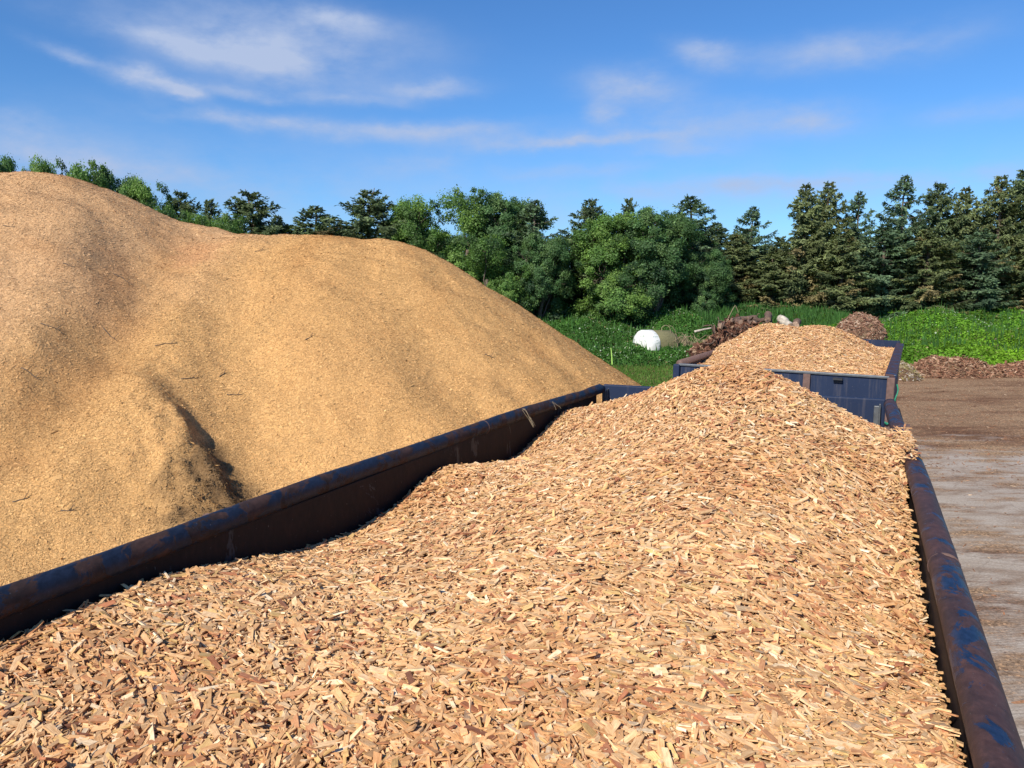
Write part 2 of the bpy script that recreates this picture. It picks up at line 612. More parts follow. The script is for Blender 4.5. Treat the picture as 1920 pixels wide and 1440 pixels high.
def frames(nrm, yaw):                                   # local axes with z = nrm
    nrm = nrm / np.linalg.norm(nrm, axis=1)[:, None]
    h = np.stack([np.cos(yaw), np.sin(yaw), np.zeros_like(yaw)], 1)
    a = h - (h * nrm).sum(1)[:, None] * nrm
    a /= np.linalg.norm(a, axis=1)[:, None] + 1e-9
    b = np.cross(nrm, a)
    return a, b, nrm


def normals_of(f, x, y, e=.03):
    dx = (f(x + e, y) - f(x - e, y)) / (2 * e)
    dy = (f(x, y + e) - f(x, y - e)) / (2 * e)
    n = np.stack([-dx, -dy, np.ones_like(dx)], 1)
    return n / np.linalg.norm(n, axis=1)[:, None]


# ------------------------------------------------------------------ wood chips
CHIP_COLS = np.array([[.66, .43, .21], [.71, .49, .26], [.60, .37, .18], [.75, .56, .33], [.52, .28, .14], [.42, .19, .10], [.82, .70, .48],
                      [.64, .46, .20], [.25, .12, .07], [.46, .34, .22]])
CHIP_P = np.array([.23, .21, .17, .14, .085, .04, .05, .07, .006, .012])


def chips(P, nrm, Lm, rg, tilt=.35, sink=.25, lens=(1.0, .45), wide=.34, cols=CHIP_COLS, prob=CHIP_P, prefer=None):
    n = len(P)
    kind = rg.random(n)
    L = Lm * np.exp(rg.normal(0, .38, n)) * np.where(kind < .12, 1.35, np.where(kind > .6, .62, 1.0))
    L = np.minimum(L, Lm * 2.3)
    L = np.where(rg.random(n) < .22, L * .42, L)
    Wd = np.clip(L * np.exp(rg.normal(math.log(.27), .42, n)), Lm * .07, Lm * .62)
    T = np.clip(Wd * rg.uniform(.16, .5, n), Lm * .03, Lm * .16)
    nn = nrm + rg.normal(0, tilt, (n, 3))
    yaw = rg.uniform(0, 2 * math.pi, n)
    if prefer is not None:
        k = rg.random(n) < .45
        yaw = np.where(k, prefer + rg.normal(0, .45, n), yaw)
    a, b, c = frames(nn, yaw)
    V = np.zeros((n, 8, 3), np.float32)
    G = np.zeros((n, 8, 3), np.float32)
    q = 0
    off = rg.uniform(-30, 30, (n, 3))
    taper = rg.uniform(.45, 1.0, (n, 2))
    skew = rg.uniform(-.22, .22, (n, 2))
    for i, ie in enumerate((-1, 1)):
        for je in (-1, 1):
            for ke in (-1, 1):
                lx = L / 2 * (ie + je * skew[:, i] * Wd / L * 2) * (1 - .05 * rg.random(n))
                ly = Wd / 2 * je * taper[:, i] * (1 - .25 * rg.random(n))
                lz = T / 2 * ke * (1 - .3 * rg.random(n))
                V[:, q] = P + a * lx[:, None] + b * ly[:, None] + c * lz[:, None]
                G[:, q] = np.stack([lx, ly, lz], 1) + off
                q += 1
    Fq = (BOXF[None] + 8 * np.arange(n)[:, None, None]).reshape(-1, 4)
    ci = rg.choice(len(cols), n, p=prob / prob.sum())
    cc = cols[ci] * np.exp(rg.normal(0, .13, (n, 1))) * np.array([1.0, .935, .90])
    col = np.repeat(cc, 8, 0)
    return V.reshape(-1, 3), Fq, col, G.reshape(-1, 3)


def load_of_chips(name, f, u0, u1, v0, v1, n, Lm, seed, toworld, dens=None, extra=None, layers=.032):
    """a heap: inner body surface plus loose chips lying on it, all one mesh"""
    rg = np.random.default_rng(seed)
    Vb, Fb, _, _, _ = grid_mesh(lambda u, v: f(u, v) - .03, u0, u1, v0, v1, .04)
    # skirt down so the heap has a body
    colb = np.tile(np.array([[.40, .22, .11]]), (len(Vb), 1))
    u = rg.uniform(u0, u1, n * 3)
    v = rg.uniform(v0, v1, n * 3)
    w = np.ones_like(v) if dens is None else dens(u, v)
    k = rg.random(n * 3) < w / w.max()
    u, v = u[k][:n], v[k][:n]
    m = len(u)
    P = np.stack([u, v, f(u, v) - rg.random(m) ** 1.3 * layers + .006], 1)
    nr = normals_of(f, u, v, .05)
    if extra is not None:
        P = np.concatenate([P, extra])
        nr = np.concatenate([nr, np.tile([[.25, 0, 1.0]], (len(extra), 1))])
        u, v = P[:, 0], P[:, 1]
    pref = 2.4 * fbm(u, v, 1.2, 2, seed) + .5
    nw = sstep(.14, .03, np.minimum(np.abs(u - u0), np.abs(u1 - u)))
    pref = pref * (1 - nw) + math.pi / 2 * nw
    V, Fq, col, G = chips(P, nr, Lm * 1.0, rg, tilt=.23, prefer=pref)
    # patches of barkier, redder chips
    patch = np.repeat(sstep(.12, .5, fbm(u, v, 1.6, 4, seed + 9)), 8)[:, None]
    col = col * (1 - patch * np.array([.08, .15, .20]))
    Vt = np.concatenate([Vb, V])
    Ft = np.concatenate([Fb, Fq + len(Vb)])
    ct = np.concatenate([colb, col])
    gt = np.concatenate([Vb, G])
    Vt = toworld(Vt)
    return mesh_np(name, Vt, Ft, M_CHIP, col=ct, loc=gt)


# ------------------------------------------------------------------ near trailer
TH = math.radians(24.4)
AX = np.array([math.sin(TH), math.cos(TH), 0])
XX = np.array([math.cos(TH), -math.sin(TH), 0])
ZZ = np.array([0, 0, 1.0])


def tw(u, v, z):
    return XX * u + AX * v + ZZ * z


def tworld(P):
    P = np.asarray(P, float)
    return P[:, :1] * XX + P[:, 1:2] * AX + P[:, 2:3] * ZZ


UL, UR, VF, VB, ZR, ZF = -2.05, .26, .55, 6.22, 2.30, 1.05
RP = .043


def side_panel(u, sgn, name, parent, m):
    parts = [box(tw(u, (VF + VB) / 2, (ZF + ZR - .03) / 2), (.022, (VB - VF) / 2, (ZR - .03 - ZF) / 2), (XX, AX, ZZ))]
    o = mesh_np(name, *merge(parts), m, parent)
    bevel(o, .004)
    return o


def wheel(parent, c, ax_dir, R_=.5, w=.32):
    ax_dir = np.asarray(ax_dir, float)
    side = np.cross(ax_dir, ZZ)
    prof_t = [(.27, -.5), (.36, -.55), (.46, -.5), (.495, -.36), (.5, 0), (.495, .36), (.46, .5), (.36, .55), (.27, .5)]
    prof_r = [(.0001, -.1), (.12, -.12), (.2, .1), (.25, .2), (.27, .45), (.275, .48), (.26, .42), (.26, -.45), (.0002, -.4)]

    def lathe(prof, n=32):
        V = []
        for r, h in prof:
            for k in range(n):
                t = 2 * math.pi * k / n
                V.append(c + (math.cos(t) * side + math.sin(t) * ZZ) * r * R_ / .5 + ax_dir * h * w)
        m_ = len(prof)
        idx = np.arange(m_ * n).reshape(m_, n)
        Fq = np.stack([idx[:-1], np.roll(idx[:-1], -1, 1), np.roll(idx[1:], -1, 1), idx[1:]], -1).reshape(-1, 4)
        return np.array(V), Fq
    wv, wf = tube([c - ax_dir * .1, c + ax_dir * .12], .07, 12)
    o = mesh_np('wheel', wv, wf, M_DARK, parent)
    mesh_np('tyre', *lathe(prof_t), M_RUBBER, o, smooth=True)
    mesh_np('rim', *lathe(prof_r), M_RUST, o)
    return o


T1 = empty('farm_trailer')
tag(T1, 'near steel trailer with round rusty blue rails, filled with wood chips in the foreground', 'trailer')
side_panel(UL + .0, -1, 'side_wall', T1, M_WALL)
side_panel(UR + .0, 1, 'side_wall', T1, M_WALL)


def rail_pts(pts, z=ZR):
    out = []
    pv = [p[1] for p in pts]
    for v in np.linspace(pts[0][1], pts[-1][1], 90):
        u = np.interp(v, pv, [p[0] for p in pts])
        zz = np.interp(v, pv, [p[2] for p in pts])
        out.append((u, v, zz))
    a = np.array(out)
    for c_ in (0, 2):                                    # round off the bends
        k = np.ones(9) / 9
        a[4:-4, c_] = np.convolve(a[:, c_], k, 'valid')
    a[:, 2] += .004 * np.sin(a[:, 1] * 3.1)
    return tworld(a)


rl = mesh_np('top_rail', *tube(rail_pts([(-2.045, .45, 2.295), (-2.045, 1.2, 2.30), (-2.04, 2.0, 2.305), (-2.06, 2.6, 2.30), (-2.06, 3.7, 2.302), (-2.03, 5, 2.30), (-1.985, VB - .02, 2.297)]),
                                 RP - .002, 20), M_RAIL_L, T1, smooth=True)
rr_ = mesh_np('top_rail', *tube(rail_pts([(.26, .45, 2.30), (.26, 2.9, 2.30), (.262, 3.7, 2.305), (.245, 4.6, 2.30), (.225, 5.3, 2.30), (.215, VB - .06, 2.30)]),
                                 RP, 20), M_RAIL, T1, smooth=True)
for o_ in (rl, rr_):                                      # dents and knocks
    nv_ = len(o_.data.vertices)
    co = np.zeros(nv_ * 3, np.float32)
    o_.data.vertices.foreach_get('co', co)
    co = co.reshape(-1, 3)
    vq = co @ AX
    dz = -.010 * sstep(.25, .7, fbm(vq, vq * 0 + co @ XX * 8, 1.9, 3, 7)) + .0025 * fbm(vq, co @ XX * 20, 9, 3, 8)
    up_ = sstep(ZR - .01, ZR + .04, co[:, 2])
    co[:, 2] += (dz * up_).astype(np.float32)
    o_.data.vertices.foreach_set('co', co.ravel())
    o_.data.update()
for u_, vs_ in ((UL, (1.95, 4.1)), (UR - .01, (2.55, 4.95))):
    for v_ in vs_:
        uu_ = -2.052 if u_ < -1 else float(np.interp(v_, [2.9, 3.7, 4.6, 5.3], [.26, .262, .245, .23]))
        c_ = [tw(uu_, v_ + k_ * .004, ZR) for k_ in (-1.5, -.5, .5, 1.5)]
        mesh_np('weld_seam', *tube(c_, [RP - .004, RP + .0022, RP + .0022, RP - .004], 18, cap=False), M_RUST, T1, smooth=True)
# tailgate, 60 mm behind the rails' ends
vt = VB + .07
tg = mesh_np('tailgate', *merge([
    box(tw(-.90, vt, 1.69), (1.09, .018, .635), (XX, AX, ZZ)),
]), M_BLUE, T1)
bevel(tg, .012, 3)
tr_ = mesh_np('tailgate_rib', *merge([
    box(tw(-.90, vt + .05, 1.2), (1.05, .03, .04), (XX, AX, ZZ)),
    box(tw(-1.95, vt + .05, 1.7), (.03, .03, .55), (XX, AX, ZZ)),
    box(tw(.15, vt + .05, 1.7), (.03, .03, .55), (XX, AX, ZZ))]), M_RUST, tg)
for u in (-1.965, .13):
    bk = mesh_np('hinge_bracket', *merge([
        box(tw(u, vt - .045, 2.20), (.018, .022, .075), (XX, AX, ZZ)),
        box(tw(u + .022, vt - .04, 2.19), (.006, .024, .10), (XX, AX, ZZ))]), M_STEEL, T1)
    bevel(bk, .004)
mesh_np('front_wall', *box(tw(-.90, VF - .03, 1.66), (1.13, .02, .61), (XX, AX, ZZ)), M_BLUE, T1)
mesh_np('floor', *box(tw(-.90, (VF + VB) / 2, ZF - .04), (1.12, (VB - VF) / 2, .03), (XX, AX, ZZ)), M_RUST, T1)
for u in (UL - .05, UR + .05):
    for v in (.9, 1.9, 2.9, 3.9, 4.9, 5.9):
        o = mesh_np('side_rib', *box(tw(u, v, 1.62), (.027, .04, .58), (XX, AX, ZZ)), M_BLUE if u < 0 else M_RUST, T1)
mesh_np('frame', *merge([box(tw(-1.4, 3.3, .9), (.05, 2.9, .09), (XX, AX, ZZ)), box(tw(-.4, 3.3, .9), (.05, 2.9, .09), (XX, AX, ZZ)),
                         box(tw(-.9, .0, .8), (.06, 1.0, .07), (XX, AX, ZZ)),
                         box(tw(-.9, 3.4, .6), (.9, .05, .05), (XX, AX, ZZ)), box(tw(-.9, 4.6, .6), (.9, .05, .05), (XX, AX, ZZ))]), M_DARK, T1)
for v in (3.4, 4.6):
    wheel(T1, tw(-1.86, v, .5), -XX)
    wheel(T1, tw(.06, v, .5), XX)

# chips filling it: control heights read off the walls
cp = [(-2.03, .6, 2.15), (-2.03, 1.2, 2.215), (-2.03, 1.72, 2.215), (-2.03, 2.3, 2.10), (-2.03, 2.67, 2.05), (-2.03, 3.0, 2.08), (-2.03, 3.55, 2.185),
      (-2.03, 3.9, 2.10), (-2.03, 4.35, 2.04), (-2.03, 4.9, 2.12), (-2.03, 5.45, 2.22), (-2.03, 5.85, 2.13), (-2.03, 6.2, 2.08),
      (.24, .6, 2.2), (.24, 1.2, 2.22), (.24, 1.57, 2.225), (.24, 1.75, 2.20), (.24, 2.24, 2.13), (.24, 2.77, 2.15), (.24, 3.39, 2.20), (.24, 3.9, 2.27),
      (.24, 4.22, 2.36), (.24, 4.6, 2.33), (.24, 5.1, 2.16), (.24, 5.7, 2.04), (.24, 6.2, 2.0),
      (-.72, 4.75, 2.69), (-.95, 4.95, 2.60), (-.40, 4.55, 2.62), (-1.25, 5.1, 2.46), (-1.6, 5.3, 2.34), (-.1, 4.4, 2.48), (-.6, 5.4, 2.45), (-.9, 6.1, 2.18), (-.3, 6.1, 2.08),
      (-1.5, 6.1, 2.14), (-.65, 3.6, 2.47), (-.2, 3.3, 2.36), (-.65, 2.7, 2.33), (-.6, 2.0, 2.26), (-.6, 1.3, 2.20), (-1.3, 1.3, 2.17), (-1.3, 2.1, 2.19), (-1.35, 2.8, 2.20),
      (-1.4, 3.5, 2.26), (-1.4, 4.3, 2.28), (-.2, 1.8, 2.22), (-.2, 2.5, 2.27), (-.9, .7, 2.1), (-.3, .7, 2.1), (-1.6, .7, 2.12)]
f1r = rbf([(a, b) for a, b, _ in cp], [c for *_, c in cp], .15)
f1 = lambda u, v: f1r(u, v) + .016 * fbm(u, v, 2.2, 3, 11)


def dens1(u, v):
    d = np.hypot(u - 0, v - 0) + .3
    return np.clip(1.9 / d, .35, 1.0)


rx_ = np.random.default_rng(88)
ev = np.clip(rx_.normal(4.36, .22, 900), 3.95, 4.9)

eu = rx_.uniform(.10, .268, 900)
er = np.sqrt(np.clip(1 - ((eu - .25) / (RP + .03)) ** 2, 0, 1))
ez = ZR + .010 + (RP * er + (.030 - .10 * np.clip(eu - .20, 0, 1)) * rx_.random(900)) * (1 - .5 * ((ev - 4.32) / .6) ** 2)
EX = np.stack([eu, ev, ez], 1)[ez > ZR + .02]
L1 = load_of_chips('wood_chip_load', f1, UL + .045, UR - .045, VF + .02, vt - .03, 185000, .035, 21, tworld, dens1,
                   extra=EX)
tag(L1, 'heap of fresh pinkish tan wood chips filling the near trailer', 'wood chips')

# ------------------------------------------------------------------ second trailer
T2 = empty('farm_trailer')
tag(T2, 'farther dark blue trailer with rusty flat rims, loaded with chips behind the near trailer tailgate', 'trailer')
TH2 = math.radians(27.5)
A2 = np.array([math.sin(TH2), math.cos(TH2), 0])
X2 = np.array([math.cos(TH2), -math.sin(TH2), 0])
ROLL = .018
X2r = X2 * math.cos(ROLL) - ZZ * math.sin(ROLL)         # the left side sits a little higher
Z2 = np.cross(X2r, A2)
O2 = atz(1674, 706, 2.27)
O2[2] = 2.27


def w2(u, v, z):
    return O2 + X2r * u + A2 * v + Z2 * (z - 2.27)


def w2a(P):
    P = np.asarray(P, float)
    return O2 + P[:, :1] * X2r + P[:, 1:2] * A2 + (P[:, 2:3] - 2.27) * Z2


B2 = (X2r, A2, Z2)
W2, LN2 = 2.19, 5.25
fp = mesh_np('front_panel', *box(w2(-W2 / 2, 0, 1.66), (W2 / 2 - .03, .016, .59), B2), M_BLUE, T2)
bevel(fp, .004)
ob = mesh_np('front_rim', *box(w2(-W2 / 2, -.005, 2.258), (W2 / 2 - .03, .03, .012), B2), M_STEEL, T2)
bevel(ob, .004)
mesh_np('front_rib', *box(w2(-.80, -.036, 1.70), (.034, .019, .545), B2), M_RUST, T2)
mesh_np('front_rib', *box(w2(-1.55, -.036, 1.70), (.034, .019, .545), B2), M_RUST, T2)
mesh_np('step_bracket', *merge([box(w2(-.50, -.045, 2.215), (.045, .03, .010), B2), box(w2(-.50, -.03, 2.195), (.04, .013, .016), B2)]), M_DARK, T2)
for u in (-.012, -W2 + .012):
    o = mesh_np('corner_post', *box(w2(u, -.01, 1.66), (.036, .045, .60), B2), M_RUST if u > -1 else M_BLUE, T2)
    bevel(o, .008)
rr2 = mesh_np('side_rim', *merge([box(w2(-.02, LN2 / 2 + .04, 2.262), (.055, LN2 / 2, .022), B2)]), M_RAIL, T2)
bevel(rr2, .008)
rl2 = mesh_np('side_rim', *tube([w2(-W2 + .02, .06, 2.262), w2(-W2 + .02, LN2 / 2, 2.262), w2(-W2 + .02, LN2, 2.262)], .042, 14), M_RUST, T2, smooth=True)
for u in (-.02, -W2 + .02):
    mesh_np('side_wall', *box(w2(u, LN2 / 2 + .04, 1.64), (.014, LN2 / 2 - .01, .6), B2), M_BLUE, T2)
bp = mesh_np('tailgate', *box(w2(-W2 / 2, LN2 + .06, 1.70), (W2 / 2 - .02, .02, .62), B2), M_BLUE, T2)
mesh_np('floor', *box(w2(-W2 / 2, LN2 / 2, 1.03), (W2 / 2 - .05, LN2 / 2, .03), B2), M_RUST, T2)
mesh_np('frame', *merge([box(w2(-W2 / 2 - .5, LN2 / 2, .88), (.05, LN2 / 2, .09), B2), box(w2(-W2 / 2 + .5, LN2 / 2, .88), (.05, LN2 / 2, .09), B2),
                         box(w2(-W2 / 2, -.5, .8), (.05, .7, .06), B2)]), M_DARK, T2)
for v in (2.3, 3.5):
    wheel(T2, w2(-.2, v, 0) * np.array([1, 1, 0]) + ZZ * .5, X2)
    wheel(T2, w2(-W2 + .2, v, 0) * np.array([1, 1, 0]) + ZZ * .5, -X2)


def to2(P):
    d = P - O2
    return d @ X2r, d @ A2


c2 = []
for (x_, y_, z_) in [(1345, 657, 2.32), (1362, 648, 2.385), (1395, 630, 2.51), (1430, 612, 2.64), (1482, 619, 2.59), (1540, 612, 2.64), (1600, 632, 2.50), (1640, 650, 2.37),
                     (1500, 650, 2.44), (1430, 665, 2.34), (1600, 670, 2.34)]:
    u_, v_ = to2(atz(x_, y_, z_))
    c2.append((u_, v_, z_))
for v_ in (.05, 1.2, 2.4, 3.6, 5.2):
    c2 += [(-.07, v_, 2.20), (-W2 + .1, v_, 2.22 if v_ > .5 else 2.2)]
for u_ in (-.6, -1.2, -1.8):
    c2 += [(u_, .05, 2.235), (u_, 5.2, 2.22)]
f2r = rbf([(a, b) for a, b, _ in c2], [c for *_, c in c2], .3)
f2 = lambda u, v: f2r(u, v) + .015 * fbm(u, v, 2.2, 3, 31)
L2 = load_of_chips('wood_chip_load', f2, -W2 + .05, -.05, .03, LN2 + .03, 60000, .04, 22, w2a)
tag(L2, 'twin-peaked heap of orange tan wood chips in the farther blue trailer', 'wood chips')

# green rope hanging at the corner post
c0 = w2(.045, -.05, 2.2)
gp = [c0 + np.array([.00 + .012 * math.sin(k * .9), 0.005 * math.cos(k), -k * .030]) for k in range(14)]
kn = [gp[-1] + np.array([(-.11 + .02 * k), 0.0, .008 * math.sin(k * 2)]) for k in range(10)]
rp = mesh_np('green_rope', *merge([tube(gp, .007, 6), tube(kn, .012, 6)]), plain('rope_green', (.02, .22, .12), .6), None)
tag(rp, 'thin green rope tied at the rusty corner post of the farther trailer', 'rope')

# ------------------------------------------------------------------ the big chip pile
YA = 16.0


def P_(x, y, Y):
    return aty(x, y, Y)


apA = P_(70, 330, YA)
apA2 = P_(-260, 330, YA - 1.0)
apC = P_(360, 424, YA + .6)
apB1, apB2, apB3, apB4 = P_(505, 440, YA), P_(620, 443, YA), P_(715, 450, YA), P_(765, 462, YA)
SL = .68


def cone(x, y, ap, a=1.2, s=SL):
    r = np.sqrt((x - ap[0]) ** 2 + (y - ap[1]) ** 2 + a * a) - a
    return ap[2] - s * r


def seg(x, y, p, q, a=.8, s=SL):
    d = q[:2] - p[:2]
    t = np.clip(((x - p[0]) * d[0] + (y - p[1]) * d[1]) / (d @ d), 0, 1)
    px, py = p[0] + t * d[0], p[1] + t * d[1]
    z = p[2] + t * (q[2] - p[2])
    r = np.sqrt((x - px) ** 2 + (y - py) ** 2 + a * a) - a
    return z - s * r


def smax(a, b, k):
    h = np.clip(.5 + .5 * (a - b) / k, 0, 1)
    return b + (a - b) * h + k * h * (1 - h)


def linebump(x, y, pts, w, h, fall=1.0):
    best = np.zeros(np.broadcast(x, y).shape)
    for (p, q) in zip(pts[:-1], pts[1:]):
        p = np.asarray(p)
        q = np.asarray(q)
        d = q[:2] - p[:2]
        t = np.clip(((x - p[0]) * d[0] + (y - p[1]) * d[1]) / (d @ d), 0, 1)
        r = np.hypot(x - p[0] - t * d[0], y - p[1] - t * d[1])
        best = np.maximum(best, np.exp(-(r / w) ** 2))
    return best * h


def pile_base(x, y):
    x = np.asarray(x, float)
    y = np.asarray(y, float)
    z = cone(x, y, apA, 1.9, .66)
    z = smax(z, seg(x, y, apA, apA2, 1.6), .3)
    z = smax(z, cone(x, y, apC, .8, .72), .35)
    b = seg(x, y, apB1, apB2, 1.1)
    b = smax(b, seg(x, y, apB2, apB3, .9), .15)
    b = smax(b, seg(x, y, apB3, apB4, .45, .655), .12)
    z = smax(z, b, .30)
    # foot spreads out
    z = .5 * (z + np.sqrt(z * z + .10)) - .03
    return z


def march(f, x, y, t0=4, t1=30, n=1500):
    d = ray(x, y)
    t = np.linspace(t0, t1, n)
    p = CAM[None] + t[:, None] * d[None]
    below = p[:, 2] < f(p[:, 0], p[:, 1])
    i = int(np.argmax(below)) if below.any() else n - 1
    return p[i]


SP = {k: [march(pile_base, *q) for q in v] for k, v in dict(
    spurA=[(120, 420), (150, 520), (110, 600), (60, 680), (-20, 760)],
    gulA=[(215, 470), (215, 560), (170, 660), (100, 750), (20, 840)],
    spurB=[(420, 450), (385, 500), (340, 600), (290, 690), (215, 800), (120, 900)],
    gulB=[(330, 470), (300, 560), (255, 640), (190, 720)],
    spurD=[(480, 600), (400, 720), (330, 800)],
    bulge=[(560, 560), (640, 680), (700, 780)],
    hollow=[(450, 690), (440, 780)],
    streak=[(760, 600), (820, 700)]).items()}
MM = march(pile_base, 392, 912)
MDIR = np.array([.93, -.37])


def mini(x, y):                                          # small lobe with a cut, steep right face
    dx, dy = x - MM[0], y - MM[1]
    p = dx * MDIR[0] + dy * MDIR[1]
    q = -dx * MDIR[1] + dy * MDIR[0]
    wob = .16 * fbm(x, y, 2.4, 4, 77) - .10 * q
    left = np.exp(-(np.minimum(p, 0) / 1.3) ** 2)
    right = 1 - sstep(.05 + wob, .80 + wob, p)
    qq = q + .30 * p
    across = np.exp(-(qq / np.where(qq > 0, .24, .85)) ** 2)
    face = right * (1 - right) * 4
    clods = 1 + .20 * fbm(x, y, 5, 3, 5)
    return .42 * left * right * across * clods + (sstep(-.55, -.1, p) * (1 - sstep(.8, 1.0, p))) * across * (.15 * fbm(x, y, 3.6, 4, 8) + .07 * fbm(x, y, 11, 2, 9))


def pile_z(x, y):
    z = pile_base(x, y)
    on = sstep(.05, .5, z)
    z = z + on * (linebump(x, y, SP['spurA'], .75, .15) - linebump(x, y, SP['gulA'], .8, .15) + linebump(x, y, SP['spurB'], .60, .17)
                  - linebump(x, y, SP['gulB'], .7, .18) + linebump(x, y, SP['spurD'], .6, .03) + linebump(x, y, SP['bulge'], 1.3, .22)
                  - linebump(x, y, SP['hollow'], .6, .12) - linebump(x, y, SP['streak'], .5, .06))
    z = z + mini(x, y)
    z = z + on * (.16 * fbm(x, y, .55, 3, 41) * sstep(16.2, 13, y) + .045 * fbm(x, y, 2.2, 4, 43) + .012 * fbm(x, y, 9, 3, 47))
    return z


Vp, Fp, XP, YP, ZP = grid_mesh(pile_z, -21, 6.5, 5.8, 24.6, .055)
# keep the grid clear of the trailers
uu = XP * XX[0] + YP * XX[1]
vv = XP * AX[0] + YP * AX[1]


def pile_col(x, y, z):
    xl = x / np.maximum(y, 1)                             # chip kinds lie in lobes: pinkish on the left heap, golden on the right one
    gold = sstep(-7.0, -4.4, x - .35 * (y - 13) + 1.1 * fbm(x, y, .5, 3, 61))
    a = np.array([.57, .350, .178])
    b = np.array([.58, .340, .138])
    c = a[None] * (1 - gold.ravel()[:, None]) + b[None] * gold.ravel()[:, None]
    n = fbm(x, y, .8, 5, 63).ravel()
    n2 = fbm(x, y, 2.6, 4, 65).ravel()
    damp = sstep(.10, .60, n)[:, None]
    c = c * (1 - damp * np.array([.09, .14, .18]))
    c = c * (1 + .08 * n2[:, None])
    for key, w_, am in (('gulA', .42, .22), ('bulge', .9, .10), ('gulB', .3, .06)):  # shade painted into the gully colours; the bulge is darker wet chips
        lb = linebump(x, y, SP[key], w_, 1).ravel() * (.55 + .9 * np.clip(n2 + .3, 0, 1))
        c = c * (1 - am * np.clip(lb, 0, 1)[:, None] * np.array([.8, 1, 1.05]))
    # reddish patch of fresh chips under the saddle, brown clods on the cut face
    pr = RP_
    r = np.hypot((x - pr[0]), (y - pr[1]) * .8).ravel()
    k = (1 - sstep(.20, .60, r + .55 * n2))[:, None] * .7
    c = c * (1 - k) + np.array([.54, .29, .14]) * k
    dx, dy = x - MM[0], y - MM[1]
    p = (dx * MDIR[0] + dy * MDIR[1]).ravel()
    q = (-dx * MDIR[1] + dy * MDIR[0]).ravel()
    wob = .16 * fbm(x, y, 2.4, 4, 77).ravel() - .10 * q
    k = (sstep(-.50, -.10, p - wob + .25 * n2) * (1 - sstep(.70, .95, p - wob)) * (1 - sstep(.45, .95, np.abs(q + .30 * p + .15)))
         * (.55 + .45 * sstep(-.25, .15, fbm(x, y, 4.5, 4, 91).ravel())))[:, None]
    c = c * (1 - k) + np.array([.20, .122, .058]) * k
    return c


RP_ = march(pile_base, 375, 490)
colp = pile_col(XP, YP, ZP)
# flakes lying on the face
nf = 800000
rgf = np.random.default_rng(5)
fx_ = rgf.uniform(-17, 5.6, nf * 4)
fy_ = rgf.uniform(6.0, 17.2, nf * 4)
keep = rgf.random(nf * 4) < np.clip((7.0 / fy_) ** 2.0, .08, 1) * (fx_ > -.72 * fy_ - .5)
zz_ = pile_z(fx_[keep][:nf], fy_[keep][:nf])
fx_, fy_ = fx_[keep][:nf], fy_[keep][:nf]
k2 = zz_ > .02
fx_, fy_, zz_ = fx_[k2], fy_[k2], zz_[k2]
m_ = len(fx_)
nrf = normals_of(pile_z, fx_, fy_, .08) + rgf.normal(0, .19, (m_, 3))
a_, b_, c_ = frames(nrf, rgf.uniform(0, 6.28, m_))
Lf = .016 * np.exp(rgf.normal(0, .38, m_)) * (.85 + .022 * fy_)
Wf = Lf * rgf.uniform(.25, .7, m_)
Pf = np.stack([fx_, fy_, zz_ + .006], 1)
Vf = np.stack([Pf - a_ * Lf[:, None] / 2 - b_ * Wf[:, None] / 2, Pf + a_ * Lf[:, None] / 2 - b_ * Wf[:, None] * .4,
               Pf + a_ * Lf[:, None] / 2 + b_ * Wf[:, None] / 2, Pf - a_ * Lf[:, None] / 2 + b_ * Wf[:, None] * .4], 1).reshape(-1, 3)
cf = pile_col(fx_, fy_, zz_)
tone = rgf.choice(6, m_, p=[.36, .26, .14, .12, .10, .02])
cf = cf * np.array([1.0, 1.07, .92, 1.17, .82, .5])[tone][:, None] * np.exp(rgf.normal(0, .1, (m_, 1)))
cf = np.minimum(cf, .85)
Ff = np.arange(4 * m_).reshape(-1, 4)
# clods of damp chips broken out of the cut face, and coarser pieces rolled to the foot
nc_ = 1500
pc_, qc_ = rgf.uniform(-.25, 1.0, nc_), rgf.uniform(-1.0, .45, nc_)
kx = MM[0] + pc_ * MDIR[0] - qc_ * MDIR[1]
ky = MM[1] + pc_ * MDIR[1] + qc_ * MDIR[0]
kk_ = sstep(-.2, .3, pc_) * sstep(-.3, .25, fbm(kx, ky, 3.2, 3, 17)) > rgf.random(nc_)
gx2 = rgf.uniform(-9, 4, 2600)
gy2 = rgf.uniform(6.4, 15, 2600)
kf = (pile_z(gx2, gy2) > .02) & (sstep(2.2, .2, pile_z(gx2, gy2)) * .9 + .1 > rgf.random(2600))
kx, ky = np.concatenate([kx[kk_], gx2[kf]]), np.concatenate([ky[kk_], gy2[kf]])
cl_ = np.concatenate([np.ones(kk_.sum()), np.zeros(kf.sum())])
Vk, Fk, ck, _g = chips(np.stack([kx, ky, pile_z(kx, ky) + .008], 1), normals_of(pile_z, kx, ky), .052, rgf, tilt=.6)
ck2 = np.repeat(pile_col(kx, ky, ky * 0), 8, 0) * np.repeat(np.where(cl_ > 0, rgf.uniform(.6, 1.2, len(kx)), rgf.uniform(.5, 1.3, len(kx))), 8)[:, None]
Vf = np.concatenate([Vf, Vk])
Ff = np.concatenate([Ff, Fk + 4 * m_])
cf = np.concatenate([np.repeat(cf, 4, 0), np.minimum(ck2, .8)])
pile = mesh_np('wood_chip_pile', np.concatenate([Vp, Vf]), np.concatenate([Fp, Ff + len(Vp)]), [M_PILE, M_FLAKE],
               col=np.concatenate([colp, cf]), mi=np.concatenate([np.zeros(len(Fp)), np.ones(len(Ff))]),
               smooth=np.concatenate([np.ones(len(Fp), bool), np.zeros(len(Ff), bool)]))
tag(pile, 'huge golden tan wood chip pile with two rounded summits beside the near trailer', 'chip pile')


